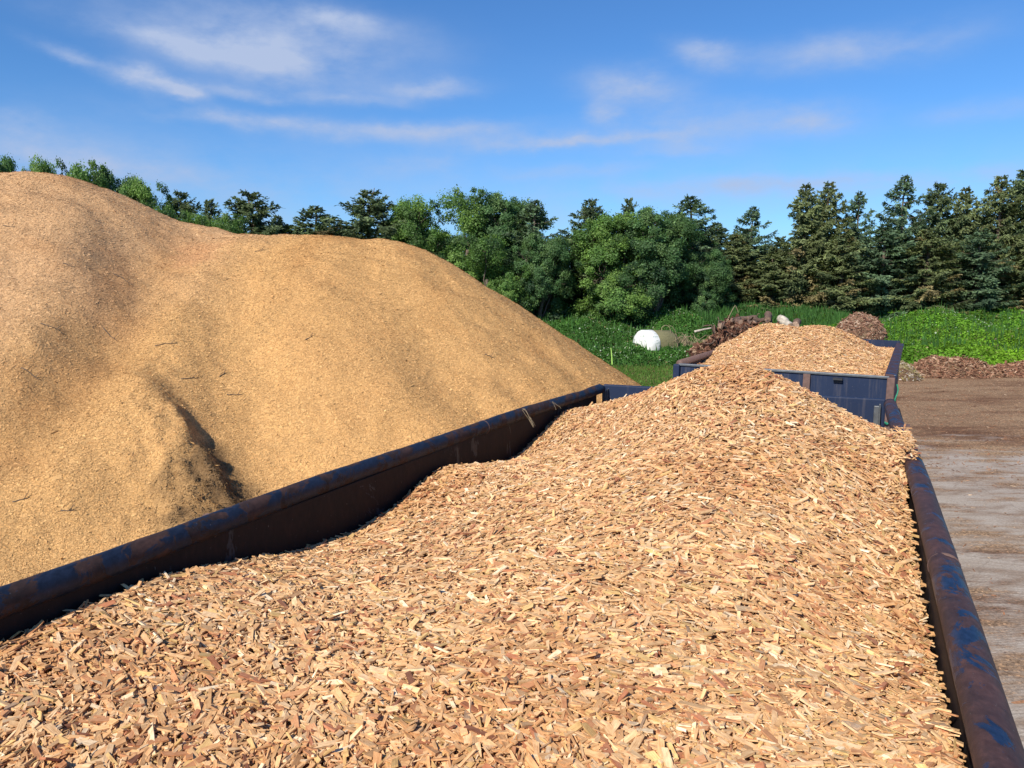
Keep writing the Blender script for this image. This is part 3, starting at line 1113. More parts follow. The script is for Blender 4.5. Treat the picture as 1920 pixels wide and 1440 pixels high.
# twigs lying on the pile
def twig(x, y, L, ang, r=.008, seed=0, bark=None):
    rg = np.random.default_rng(seed)
    p = march(pile_z, x, y)
    k = 7
    s = np.linspace(-.5, .5, k)
    px_ = p[0] + s * L * math.cos(ang) + rg.normal(0, .02 * L, k)
    py_ = p[1] + s * L * math.sin(ang) + rg.normal(0, .02 * L, k)
    pz_ = pile_z(px_, py_) + .012
    parts = [tube(np.stack([px_, py_, pz_], 1), np.linspace(r, r * .4, k), 6)]
    j = 4
    e = np.array([px_[j], py_[j], pz_[j]])
    parts.append(tube([e, e + np.array([.12 * L, .1 * L, .05]), e + np.array([.25 * L, .12 * L, .07])], [r * .6, r * .5, r * .25], 6))
    o = mesh_np('twig', *merge(parts), M_BARK, smooth=True)
    tag(o, 'thin dark twig lying on the face of the golden chip pile', 'twig', 'twigs on the chip pile')
    return o


for i, (x, y, L, a) in enumerate([(100, 616, .30, .3), (208, 634, .28, -.3), (312, 646, .32, .5), (232, 525, .4, -.2), (357, 712, .26, .8), (60, 706, .25, 0), (440, 742, .22, .4),
                                  (18, 426, .2, 0), (130, 500, .18, 0), (128, 962, .14, .3), (418, 705, .14, 1.2), (488, 470, .2, .6), (580, 635, .14, .8), (805, 462, .35, .1), (918, 670, .16, 0), (40, 940, .16, .5)]):
    twig(x, y, L, a, .007, i)

# dry straw wisps caught on the left rail
M_STRAW = plain('straw', (.30, .23, .14), .8)


def wisp(v, n, L, label, seed):
    rg = np.random.default_rng(seed)
    parts = []
    for i in range(n):
        s = tw(-2.01 + rg.normal(0, .006), v + rg.normal(0, .02), 2.342 - rg.random() * .01)
        pts = [s + XX * (-.03), s]
        d = XX * .05 + AX * rg.normal(0, .03)
        q = s
        for k in range(5):
            q = q + d * .35 + ZZ * (-L / 5 * (.6 + .6 * rg.random())) + AX * rg.normal(0, .008)
            pts.append(q)
        parts.append(tube(pts, [.0010] * 7, 5))
    o = mesh_np('straw_wisp', *merge(parts), M_STRAW, smooth=True)
    tag(o, label, 'straw')


wisp(4.62, 5, .11, 'wisp of dry straw hanging in a clump over the left rail of the near trailer', 1)
wisp(5.12, 2, .05, 'short pale straw stalk caught on the left rail just before the blue tail end', 2)

# ------------------------------------------------------------------ foliage tools


def leaves(P, out, size, rg, col, aspect=.6, jitter=.9):
    n = len(P)
    nn = out + rg.normal(0, jitter, (n, 3))
    a, b, c = frames(nn, rg.uniform(0, 6.283, n))
    L = size * np.exp(rg.normal(0, .25, n))[:, None]
    Wd = L * aspect
    V = np.stack([P - a * L / 2, P + b * Wd / 2 + c * L * .06, P + a * L / 2, P - b * Wd / 2 + c * L * .06], 1).reshape(-1, 3)
    return V, np.arange(4 * n).reshape(-1, 4), np.repeat(col, 4, 0)


def limb(p, q, r0, r1, rg, bend=.08, n=5, k=6):
    t = np.linspace(0, 1, k)[:, None]
    pts = np.asarray(p) * (1 - t) + np.asarray(q) * t
    L = np.linalg.norm(np.asarray(q) - np.asarray(p))
    pts[1:-1] += rg.normal(0, bend * L * .5, (k - 2, 3))
    return tube(pts, np.linspace(r0, r1, k), n)


def broadleaf(name, H, Wd, seed, tone, nclump=270, per=460, leafsz=.10):
    """crown of leaf clumps carried on a trunk with limbs"""
    rg = np.random.default_rng(seed)
    trunk = [limb((0, 0, -.3), (rg.normal(0, .2), rg.normal(0, .2), H * .55), .20, .10, rg, .04, 8)]
    cen, rad = [], []
    lobes = []
    for i in range(11):
        an = i * 2.4 + rg.uniform(-.4, .4)
        rr = rg.uniform(.25, .66) * Wd
        hz = rg.uniform(.10, .78)
        lobes.append((math.cos(an) * rr * (1.1 - .5 * hz), math.sin(an) * rr * (1.1 - .5 * hz), H * hz, Wd * rg.uniform(.32, .46)))
    lobes.append((rg.normal(0, .2), rg.normal(0, .2), H * .80, Wd * .36))
    for k in range(nclump):
        lx, ly, lz, lr = lobes[k % len(lobes)]
        d = rg.normal(0, 1, 3)
        d /= np.linalg.norm(d)
        d[2] = d[2] * .9 + .1
        s = lr * rg.uniform(.70, 1.08)
        c = np.array([lx, ly, lz]) + d * s
        c[2] = np.clip(c[2], H * .03, H * 1.0)
        cen.append(c)
        rad.append(Wd * rg.uniform(.06, .16))
    # sprigs standing proud of the outline
    for k in range(60):
        lx, ly, lz, lr = lobes[k % len(lobes)]
        d = rg.normal(0, 1, 3)
        d[2] = abs(d[2]) + .5
        d /= np.linalg.norm(d)
        cen.append(np.array([lx, ly, lz]) + d * lr * rg.uniform(1.0, 1.20))
        rad.append(Wd * rg.uniform(.04, .07))
        if k < 36:
            trunk.append(limb((lx, ly, lz), cen[-1], .018, .006, rg, .05, 4, 4))
    for (lx, ly, lz, lr) in lobes:
        trunk.append(limb((0, 0, H * rg.uniform(.12, .4)), (lx, ly, lz), .08, .03, rg, .12))
        for q in range(4):
            d = rg.normal(0, 1, 3)
            d /= np.linalg.norm(d)
            trunk.append(limb((lx, ly, lz), np.array([lx, ly, lz]) + d * lr * .8, .03, .01, rg, .1))
    Vs, Fs, Cs, off = [], [], [], 0
    dark, mid, lite = [np.array(t) for t in tone]
    for c, r in zip(cen, rad):
        n = int(per * (r / (Wd * .14)) ** 1.7) + 30
        d = rg.normal(0, 1, (n, 3))
        d /= np.linalg.norm(d, axis=1)[:, None]
        s = rg.uniform(.25, 1, n)[:, None] ** .5
        P = c + d * s * r * np.array([1.15, 1.15, .8]) * np.exp(rg.normal(0, .22, (n, 1))) + rg.normal(0, .05, (n, 3))
        base = mid * rg.uniform(.75, 1.25) if rg.random() > .42 else (lite if rg.random() > .3 else dark) * rg.uniform(.85, 1.15)
        col = base[None] * np.exp(rg.normal(0, .2, (n, 1)))
        V, F_, cc = leaves(P, d * .8 + np.array([0, 0, .5]) + 1.3 * np.array([c[0], c[1], 0]) / Wd, leafsz, rg, col, .6, .72)
        Vs.append(V)
        Fs.append(F_ + off)
        Cs.append(cc)
        off += len(V)
    return (np.concatenate(Vs), np.concatenate(Fs), np.concatenate(Cs)), merge(trunk)


def spruce(name, H, seed, tone, spread=.30, low=.04, dens=1.0, gap=.12, bare=.0):
    """tiers of drooping branches with hanging twig sprays"""
    rg = np.random.default_rng(seed)
    trunk = [tube([(0, 0, -.3), (.05, .02, H * .4), (rg.normal(0, .06), rg.normal(0, .06), H * .8), (rg.normal(0, .08), 0, H)], [.16, .11, .05, .012], 8)]
    Ps, Ds, Szs, Cs = [], [], [], []
    dark, mid, dead = [np.array(t) for t in tone]
    z = H * low
    Vt, Ft, Ct, off = [], [], [], 0
    while z < H * .985:
        rel = z / H
        Lmax = min(.08 + .62 * (H - z), H * spread * (1 - .42 * rel) * (1 - .25 * max(0, .22 - rel) / .22) * (.72 + .50 * vnoise(z * 1.7, seed, 3)))
        nb = int(5 + 3 * (1 - rel))
        a0 = rg.uniform(0, 6.28)
        for b in range(nb):
            if rg.random() < gap:
                continue
            an = a0 + 2 * math.pi * b / nb + rg.normal(0, .22)
            L = Lmax * rg.uniform(.55, 1.22)
            h = np.array([math.cos(an), math.sin(an), 0])
            up = .22 * sstep(.60, .95, rel) + .02 - .10 * (1 - rel) + rg.normal(0, .09)
            k = 7
            t = np.linspace(0, 1, k)
            zz = z + L * (up * t - .30 * t * (1 - t) * (1.3 - rel) + .16 * t ** 3)
            pts = np.stack([h[0] * L * t, h[1] * L * t, zz], 1)
            pts[1:, :2] += rg.normal(0, .03 * L, (k - 1, 2))
            trunk.append(tube(pts, np.linspace(.022, .004, k), 4, cap=False))
            nt_ = int((34 * L + 8) * dens)
            tt = rg.uniform(.10, 1.0, nt_) ** .8
            base = np.stack([np.interp(tt, t, pts[:, i]) for i in range(3)], 1)
            side = np.array([-h[1], h[0], 0])
            sg = rg.choice([-1, 1], nt_)
            ln = (.20 + .20 * L * (1 - tt * .6)) * rg.uniform(.5, 1.3, nt_)
            d = h[None] * rg.uniform(.25, .95, nt_)[:, None] + side[None] * (sg * rg.uniform(.2, 1.0, nt_))[:, None] + np.array([0, 0, 1])[None] * rg.uniform(-.75, .12 + .5 * (rel > .8), nt_)[:, None]
            d /= np.linalg.norm(d, axis=1)[:, None]
            isdead = rg.random() < bare * (1.3 - rel)
            bc = (dead if isdead else mid * rg.uniform(.7, 1.25)) if rg.random() > .25 else dark
            Ps.append(base)
            Ds.append(d * ln[:, None])
            Cs.append(bc[None] * np.exp(rg.normal(0, .22, (nt_, 1))))
        z += H * rg.uniform(.022, .040)
    P = np.concatenate(Ps)
    D = np.concatenate(Ds)
    Cc = np.concatenate(Cs)
    # every spray is a feathery set of narrow blades: a spine and pairs of side tufts
    V, Cl = [], []
    n = len(P)
    L = np.linalg.norm(D, axis=1)[:, None]
    u = D / L
    for j in range(6):
        out_ = P * np.array([1, 1, 0]) / (np.linalg.norm(P[:, :2], axis=1)[:, None] + .2) + np.array([0, 0, .7])
        w = np.cross(u, out_ + rg.normal(0, .45, (n, 3)))
        w /= np.linalg.norm(w, axis=1)[:, None]
        if j == 0:
            s, e, wd = P, P + D, .036
        else:
            f0 = rg.uniform(.1, .8, (n, 1))
            s = P + D * f0
            dd = u * .75 + w * rg.choice([-.7, .7], (n, 1)) + rg.normal(0, .18, (n, 3))
            e = s + dd * L * rg.uniform(.22, .45, (n, 1))
            wd = .030
            w = np.cross(dd, out_ + rg.normal(0, .45, (n, 3)))
            w /= np.linalg.norm(w, axis=1)[:, None]
        m = s * .45 + e * .55
        V.append(np.stack([s, m + w * wd, e, m - w * wd], 1))
        Cl.append(Cc * np.exp(rg.normal(0, .12, (n, 1))))
    V = np.concatenate(V).reshape(-1, 3)
    Cl = np.repeat(np.concatenate(Cl), 4, 0)
    return (V, np.arange(len(V)).reshape(-1, 4), Cl), merge(trunk)


TREE_MESH = {}


def plant_tree(kind, gen, x, y, z, rz, sc, label, name, cat, group, matl):
    root = empty(name, (x, y, z), rz)
    root.scale = (sc[0], sc[0], sc[1])
    tag(root, label, cat, group)
    if kind not in TREE_MESH:
        (V, F_, cc), (tv, tf) = gen()
        V = V.copy()
        r_ = np.hypot(V[:, 0], V[:, 1])
        top = np.sort(V[:, 2])[-400 if kind[0] == 'b' else -60]
        V[:, 2] *= KINDS[kind][1] / top
        tv = tv.copy()
        tv[:, 2] *= KINDS[kind][1] / top
        a = mesh_np('crown', V, F_, matl, root, col=cc)
        b = mesh_np('trunk', tv, tf, M_BARK, root, smooth=True)
        TREE_MESH[kind] = (a, b)
    else:
        for src in TREE_MESH[kind]:
            o = src.copy()
            C.objects.link(o)
            o.parent = root
            nm_ = src.name.split('.')[0]
            o.name = nm_
    return root


G1 = ((.045, .095, .030), (.100, .190, .045), (.16, .27, .06))
G2 = ((.040, .090, .038), (.080, .160, .055), (.13, .22, .075))
SD = ((.070, .105, .052), (.130, .175, .080), (.22, .18, .09))
SO = ((.095, .125, .055), (.175, .210, .090), (.25, .21, .10))
SF = ((.065, .110, .060), (.12, .185, .10), (.20, .165, .08))
KINDS = {
    'b1': (lambda: broadleaf('b1', 6.4, 3.2, 101, G1), 6.4, M_LEAF),
    'b2': (lambda: broadleaf('b2', 6.4, 3.0, 102, G2), 6.4, M_LEAF),
    'b3': (lambda: broadleaf('b3', 6.0, 3.3, 103, G1, 260), 6.0, M_LEAF),
    's1': (lambda: spruce('s1', 7, 201, SD, .30), 7.0, M_NEEDLE),
    's2': (lambda: spruce('s2', 7, 202, SO, .28, bare=.22, dens=.95), 7.0, M_NEEDLE),
    's3': (lambda: spruce('s3', 7, 203, SF, .25, gap=.22, dens=.8), 7.0, M_NEEDLE),
    's4': (lambda: spruce('s4', 7, 204, SD, .33, bare=.1), 7.0, M_NEEDLE),
}
# px centre, px top, distance, kind, width factor, label
TREES = [
    (-6, 296, 40, 'b2', .62, 'broadleaf treetop at the far left edge above the pile summit', 'broadleaf_tree'),
    (84, 300, 40, 'b1', .50, 'small leafy treetop just right of the left pile summit', 'broadleaf_tree'),
    (156, 306, 38, 'b3', .72, 'round bright broadleaf crown over the left pile shoulder', 'broadleaf_tree'),
    (212, 322, 39, 'b2', .60, 'narrow leafy treetop with a tall thin sprig beside the round crown', 'broadleaf_tree'),
    (262, 342, 38, 'b1', .62, 'pale green leafy crown low on the pile shoulder', 'broadleaf_tree'),
    (338, 360, 42, 's1', .9, 'dark bushy conifer above the dip between the two pile summits', 'conifer'),
    (392, 374, 41, 's4', .7, 'small pointed conifer between two bigger dark conifers', 'conifer'),
    (305, 384, 37, 'b3', .62, 'dark low broadleaf bush where the left pile slope ends', 'broadleaf_tree'),
    (365, 400, 37, 'b1', .5, 'low leafy bush between the first two dark conifers', 'broadleaf_tree'),
    (425, 406, 37, 'b3', .55, 'low green bush peeping over the saddle of the pile', 'broadleaf_tree'),
    (468, 360, 40, 's1', 1.2, 'dark spruce with wide upturned tips left of the golden summit', 'conifer'),
    (520, 404, 42, 's4', .7, 'low conifer tip right of the wide dark spruce', 'conifer'),
    (590, 388, 41, 's4', 1.35, 'squat dark spruce alone above the golden summit', 'conifer'),
    (694, 358, 40, 's1', 1.25, 'full dark spruce touching the left end of the broadleaf thicket', 'conifer'),
    (775, 374, 40, 'b1', .75, 'bright yellow-green broadleaf tree at the left of the thicket', 'broadleaf_tree'),
    (865, 358, 40, 'b3', .9, 'tallest broadleaf tree of the thicket behind the golden summit', 'broadleaf_tree'),
    (950, 366, 41, 'b2', .9, 'dark green broadleaf tree right of the tallest thicket tree', 'broadleaf_tree'),
    (1003, 376, 39.5, 's3', .9, 'spruce with a brownish tip growing out of the thicket right end', 'conifer'),
    (1015, 440, 38, 'b2', .60, 'dark shaded broadleaf bush where the pile slope meets the undergrowth', 'broadleaf_tree'),
    (920, 440, 37.5, 'b3', .7, 'dense leafy bush low behind the right slope of the pile', 'broadleaf_tree'),
    (1108, 374, 43, 's1', .85, 'dark spruce between the thicket and the big round bush tree', 'conifer'),
    (1178, 372, 43, 's4', .6, 'spruce tip poking out behind the big round bush tree', 'conifer'),
    (1150, 402, 38.5, 'b1', .85, 'big round light green bush tree, its lit left half', 'broadleaf_tree'),
    (1235, 392, 38.5, 'b2', .85, 'darker rounded bush tree joined to the light green one', 'broadleaf_tree'),
    (1296, 368, 42, 's3', 1.1, 'green spruce rising right of the rounded bush trees', 'conifer'),
    (1330, 470, 39, 'b2', .5, 'small dark bush under the green spruce', 'broadleaf_tree'),
    (1412, 388, 43, 's3', .75, 'thin spruce with gaps of sky about its stem', 'conifer'),
    (1380, 440, 42, 's2', .9, 'olive brown low spruce left of the tall pair', 'conifer'),
    (1450, 470, 41, 's2', .9, 'spruce with dead brown lower twigs', 'conifer'),
    (1512, 346, 41, 's2', .85, 'tall olive spruce with a broad blunt top', 'conifer'),
    (1555, 342, 42, 's2', .8, 'tall spruce with brown needles beside the blunt topped one', 'conifer'),
    (1612, 360, 42, 's3', .65, 'slender grey-green spruce between taller neighbours', 'conifer'),
    (1585, 430, 39.5, 's2', .9, 'dark low spruce in front of the tall brown pair', 'conifer'),
    (1697, 330, 41, 's3', .8, 'tall pale spruce with tiered open branches and a bare stem', 'conifer'),
    (1660, 420, 40, 's3', 1.0, 'broad dark spruce before the tall pale tiered one', 'conifer'),
    (1762, 344, 42, 's1', .8, 'dark spruce right of the tall pale tiered one', 'conifer'),
    (1812, 352, 41.5, 's2', .75, 'olive spruce third from the right end', 'conifer'),
    (1740, 430, 39.5, 's2', 1.0, 'wide olive spruce with low branches over the green bank', 'conifer'),
    (1878, 330, 41, 's2', .85, 'tall brownish spruce next to the right end of the row', 'conifer'),
    (1925, 318, 42, 's1', .9, 'tallest dark spruce at the right end of the row', 'conifer'),
    (1840, 430, 39.5, 's3', .95, 'dark spreading spruce low near the right end', 'conifer'),
    (1940, 430, 39.5, 's2', .9, 'low olive spruce cut by the right edge', 'conifer'),
]
rt = random.Random(3)
for i, (px_, py_, Y, k, wf, lab, nm_) in enumerate(TREES):
    gen, H, ml = KINDS[k]
    P = aty(px_, py_, Y)
    g = float(terrain(P[0], Y)) - .1
    hs = (P[2] - g) / H
    ws = wf * 1.0 if k[0] == 'b' else wf * 1.12
    plant_tree(k, gen, P[0], Y, g, rt.uniform(0, 6.28), (ws, hs), lab, nm_, 'tree', 'conifers behind the yard' if nm_ == 'conifer' else 'broadleaf trees behind the yard', ml)
# second row that closes the wood behind
for i, px_ in enumerate(list(range(1340, 2000, 62))):
    P = aty(px_ + rt.uniform(-15, 15), 420 + rt.uniform(-15, 25), 46)
    g = float(terrain(P[0], 46)) - .1
    plant_tree(('s4', 's1')[i % 2], None, P[0], 46 + rt.uniform(-1, 1), g, rt.uniform(0, 6.28), (1.0, (P[2] - g) / 7.0),
               'dark spruce of the second row, mostly hidden behind the front conifers', 'conifer', 'tree', 'hidden second row of spruces', M_NEEDLE)
for i, px_ in enumerate((830, 905, 985, 1060, 1130, 1210, 1290)):
    P = aty(px_, 440, 44)
    g = float(terrain(P[0], 44)) - .1
    plant_tree(('b2', 'b3')[i % 2], None, P[0], 44, g, rt.uniform(0, 6.28), (.8, (P[2] - g) / 6.2),
               'shaded broadleaf tree standing behind the thicket', 'broadleaf_tree', 'tree', 'hidden broadleaf trees behind the thicket', M_LEAF)


# ------------------------------------------------------------------ undergrowth
def veg_h(x, y):
    front = 29.5 + 1.0 * fbm(x, y * 0, .25, 3, 71) - np.where(x > 11, 1.2, 0)
    edge = sstep(0, 2.2, y - front)
    lump = .58 + .50 * fbm(x, y, .45, 3, 73) + .34 * fbm(x, y, 1.2, 4, 74)
    lump = lump + .10 * np.exp(-((x - 5.9) / 1.3) ** 2 - ((y - 31.7) / .7) ** 2)
    lump = lump + .45 * sstep(12.5, 16, x) * (1 - sstep(36, 41, y))
    return np.clip(lump, .12, 2) * edge


VR = np.random.default_rng(77)
nv = 700000
vx = VR.uniform(-1.5, 33, nv)
vy = VR.uniform(28.2, 44.5, nv)
ok = (VR.random(nv) < np.clip((31 / vy) ** 1.2, .2, 1)) & (vx > .0 * vy) & (vx < .72 * vy + 2)
vx, vy = vx[ok], vy[ok]
hh = veg_h(vx, vy)
ok = hh > .02
vx, vy, hh = vx[ok], vy[ok], hh[ok]
sfv = lambda x, y: terrain(x, y) + veg_h(x, y)
nv = len(vx)
dep = VR.random(nv) ** 2 * .35
P = np.stack([vx, vy, terrain(vx, vy) + hh * (1 - dep)], 1)
nrv = normals_of(sfv, vx, vy, .15)
# darker herb left, bright nettle and bindweed on the right
bright = sstep(10.5, 15, vx + 1.5 * fbm(vx, vy, .3, 3, 81))
n1 = fbm(vx, vy, .7, 3, 83)
cv = np.array([.065, .175, .030])[None] * (1 - bright[:, None]) + np.array([.125, .29, .028])[None] * bright[:, None]
yel = (bright * sstep(36, 29, vy) * sstep(14, 22, vx))[:, None]
cv = cv * (1 - yel) + np.array([.19, .37, .022]) * yel
n3 = fbm(vx, vy, 2.6, 3, 84)
cv = cv * (1 + .45 * n1[:, None] + .30 * n3[:, None]) * np.exp(VR.normal(0, .26, (nv, 1)))
cv = cv * np.array([1.0, .93, 1.0])
dry = (VR.random(nv) < .035 + .10 * sstep(.25, .6, fbm(vx, vy, 1.1, 3, 86)))[:, None]
cv = np.where(dry, np.array([.22, .19, .09]) * np.exp(VR.normal(0, .3, (nv, 1))), cv)
lv = leaves(P, nrv * 1.0, .080, VR, cv, .72, .95)
# rank stalks in front of the conifers
ns = 22000
sx_ = np.where(np.arange(ns) < 13000, VR.uniform(9, 17, ns), VR.uniform(1, 30, ns))
sy_ = np.where(np.arange(ns) < 13000, VR.uniform(36, 42, ns), VR.uniform(30, 42, ns))
sz_ = terrain(sx_, sy_)
hs_ = veg_h(sx_, sy_) + VR.uniform(.0, .38, ns) * (.6 + .8 * vnoise(sx_ * 1.4, sy_ * 1.4, 4))
wob = VR.normal(0, .09, (ns, 2))
pS = np.stack([sx_, sy_, sz_ + hs_ * .45], 1)
pE = np.stack([sx_ + wob[:, 0], sy_ + wob[:, 1], sz_ + hs_], 1)
pM = (pS + pE) / 2
wS = np.stack([np.cos(sx_ * 99), np.sin(sx_ * 99), 0 * sx_], 1) * .03
VS = np.stack([pS, pM + wS, pE, pM - wS], 1).reshape(-1, 3)
cS = np.repeat(np.array([.060, .15, .035])[None] * np.exp(VR.normal(0, .25, (ns, 1))), 4, 0)
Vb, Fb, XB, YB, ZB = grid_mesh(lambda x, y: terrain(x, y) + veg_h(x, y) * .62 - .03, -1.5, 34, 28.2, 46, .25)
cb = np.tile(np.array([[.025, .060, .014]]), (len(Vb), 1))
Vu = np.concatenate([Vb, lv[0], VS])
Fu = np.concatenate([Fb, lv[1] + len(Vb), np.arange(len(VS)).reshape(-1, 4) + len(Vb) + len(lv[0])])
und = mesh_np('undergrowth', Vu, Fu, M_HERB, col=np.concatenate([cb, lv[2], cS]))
tag(und, 'dense green nettles and bindweed covering the bank below the trees', kind='stuff')

# short grass between pile foot, trailer and herbs
ng = 120000
gx_ = VR.uniform(1.5, 13, ng)
gy_ = VR.uniform(22, 31.5, ng)
pk = VR.random(ng) < sstep(22, 25.5, gy_ + 2 * fbm(gx_, gy_, .5, 3, 85)) * sstep(11.5, 9, gx_)
gx_, gy_ = gx_[pk], gy_[pk]
ng = len(gx_)
gh = VR.uniform(.05, .18, ng) * (1 + .6 * sstep(27, 31, gy_))
b0 = np.stack([gx_, gy_, terrain(gx_, gy_)], 1)
an = VR.uniform(0, 6.28, ng)
ww = np.stack([np.cos(an), np.sin(an), 0 * an], 1) * .018
tip = b0 + np.stack([VR.normal(0, .04, ng), VR.normal(0, .04, ng), gh], 1)
md = (b0 + tip) / 2
Vg = np.stack([b0 - ww * .6, md - ww, tip, md + ww], 1).reshape(-1, 3)
brn = (VR.random(ng) < .22)[:, None]
cg = np.where(brn, np.array([.20, .17, .07]), np.array([.10, .20, .035])) * np.exp(VR.normal(0, .25, (ng, 1)))
gr = mesh_np('grass', Vg, np.arange(4 * ng).reshape(-1, 4), M_HERB, col=np.repeat(cg, 4, 0))
tag(gr, 'short yellow-green grass between pile foot and undergrowth', kind='stuff')

# white flower heads
nfz = 9000
wx = VR.uniform(1, 24, nfz)
wy = VR.uniform(30.5, 43, nfz)
pr_ = .05 + .95 * sstep(.0, .45, fbm(wx, wy, .45, 3, 88) + .25 * sstep(8, 4, wx) - .2 * sstep(10, 14, wx))
kk = VR.random(nfz) < pr_ * .8
wx, wy = wx[kk], wy[kk]
nfl = len(wx)
Pw = np.stack([wx, wy, sfv(wx, wy) + VR.uniform(.0, .08, nfl)], 1)
fl = leaves(Pw, np.tile([[-.2, -.3, 1.0]], (nfl, 1)), .058, VR, np.tile([[.50, .60, .42]], (nfl, 1)) * VR.uniform(.55, 1.1, (nfl, 1)), .9, .35)
flo = mesh_np('white_flowers', fl[0], fl[1], M_HERB, col=fl[2])
tag(flo, 'small white flower heads scattered over the green bank', kind='stuff')

# ------------------------------------------------------------------ litter on the yard
nl = 42000
lx_ = VR.uniform(2.5, 22, nl)
ly_ = VR.uniform(5, 29, nl)
kk = (VR.random(nl) < np.clip((9 / ly_), .2, 1) * (.15 + .85 * sstep(11, 14.5, ly_ + 2.5 * fbm(lx_, ly_, .6, 3, 95)))) & (lx_ < .75 * ly_ + 1.5) & (lx_ > .3 * ly_ - 2)
lx_, ly_ = lx_[kk], ly_[kk]
nl = len(lx_)
Pl = np.stack([lx_, ly_, terrain(lx_, ly_) + .006], 1)
MCOL = np.array([[.30, .17, .10], [.42, .27, .17], [.18, .10, .07], [.58, .46, .33], [.36, .18, .10]])
MPR = np.array([.35, .25, .22, .08, .10])
V, Fq, cc, G = chips(Pl, np.tile([[0, 0, 1.0]], (nl, 1)), .05, VR, tilt=.15, cols=MCOL, prob=MPR)
lo = mesh_np('bark_litter', V, Fq, M_MULCH, col=cc)
tag(lo, 'brown bark crumbs strewn over the concrete yard', kind='stuff')


# ------------------------------------------------------------------ heaps
def heap(name, label, cat, cx_, cy_, rx, ry, H, n, Lm, cols, prob, seed, base=(.12, .07, .045), rough=.25, tilt=.5, pw=2.2):
    rg = np.random.default_rng(seed)

    def f(x, y):
        r = np.sqrt(((x - cx_) / rx) ** 2 + ((y - cy_) / ry) ** 2) + .16 * fbm(x, y, 1.0, 3, seed)
        h = H * np.clip(1 - r ** pw, -0.08, 1)
        return terrain(x, y) + h * (1 + rough * fbm(x, y, 1.8, 3, seed + 1))
    Vb, Fb, *_ = grid_mesh(f, cx_ - rx * 1.15, cx_ + rx * 1.15, cy_ - ry * 1.15, cy_ + ry * 1.15, max(rx, ry) / 28)
    x = cx_ + rg.uniform(-1.1, 1.1, n) * rx
    y = cy_ + rg.uniform(-1.1, 1.1, n) * ry
    z = f(x, y)
    k = z > terrain(x, y) + .0
    x, y, z = x[k], y[k], z[k]
    V, Fq, cc, G = chips(np.stack([x, y, z + .01], 1), normals_of(f, x, y, .1), Lm, rg, tilt=tilt, cols=cols, prob=prob)
    o = mesh_np(name, np.concatenate([Vb, V]), np.concatenate([Fb, Fq + len(Vb)]), M_MULCH, col=np.concatenate([np.tile([base], (len(Vb), 1)), cc]))
    tag(o, label, cat)
    return f


HC = np.array([[.26, .15, .10], [.36, .24, .17], [.16, .085, .06], [.50, .40, .30], [.22, .16, .10]])
HP = np.array([.34, .26, .2, .10, .10])
# brown mulch heap behind the farther trailer
c = aty(1614, 640, 33)
heap('mulch_heap', 'rounded brown mulch heap standing against the green bank', 'mulch heap', c[0], 33, 1.25, 1.2, 2.0, 9000, .16, HC, HP, 301, rough=.08, pw=3.6)
# bark ridge along the yard edge
c = aty(1775, 700, 28.2)
heap('bark_ridge', 'low reddish bark mound at the yard edge before the bright green bank', 'bark heap', c[0] + .1, 28.2, 2.1, .95, .66, 8000, .15, HC * np.array([.92, .86, .80]), HP, 302, tilt=.6)
c = aty(1905, 705, 28.4)
heap('bark_ridge', 'flatter bark mound running out of the picture at the right edge', 'bark heap', c[0] + .9, 28.3, 2.6, .85, .50, 8000, .14, HC * np.array([1.0, .90, .85]), HP, 303, tilt=.6)
c = aty(1688, 690, 27)
heap('gravel_heap', 'small pale stony heap just right of the farther trailer', 'heap', c[0], 27.0, .75, .7, .62, 3500, .10,
     np.array([[.30, .25, .15], [.22, .20, .08], [.5, .46, .4], [.18, .12, .07], [.28, .2, .1]]), HP, 304)
# brown root and brush heap behind the farther trailer
c = aty(1380, 650, 31)
bf = heap('brush_heap', 'dark brown heap of roots and brush beyond the farther trailer', 'brush heap', c[0] + .2, 31.0, 2.2, 1.3, 1.62, 12000, .25,
          np.array([[.13, .065, .045], [.20, .11, .075], [.07, .04, .03], [.34, .25, .17], [.16, .08, .05]]), HP, 305, base=(.06, .032, .022), rough=.35, tilt=.9, pw=3)


# logs on top of it
def log(x, y, Y, L, r, yaw, pitch, label, pale=False, seed=0):
    rg = np.random.default_rng(seed)
    c = aty(x, y, Y)
    d = np.array([math.cos(yaw) * math.cos(pitch), math.sin(yaw) * math.cos(pitch), math.sin(pitch)])
    t = np.linspace(-.5, .5, 7)[:, None]
    pts = c + d * L * t
    pts[1:-1] += rg.normal(0, .02, (5, 3))
    V, F_ = tube(pts, r * (1 + rg.normal(0, .08, 7)), 14, cap=False)
    V = V + rg.normal(0, r * .05, V.shape)
    o = mesh_np('log', V, F_, M_ASH if pale else M_BARK2, smooth=True)
    idx0, idx1 = V[:14], V[-14:]
    for ring, s in ((idx0, -1), (idx1, 1)):
        cc_ = ring.mean(0)
        Vc = np.concatenate([ring * 1.0, [cc_ + d * s * .004]])
        Fc = np.array([[14, k, (k + 1) % 14, (k + 2) % 14] for k in range(0, 14, 2)])
        mesh_np('cut_end', Vc, Fc, M_CUT, o)
    tag(o, label, 'log', 'logs on the brush heap')
    return o


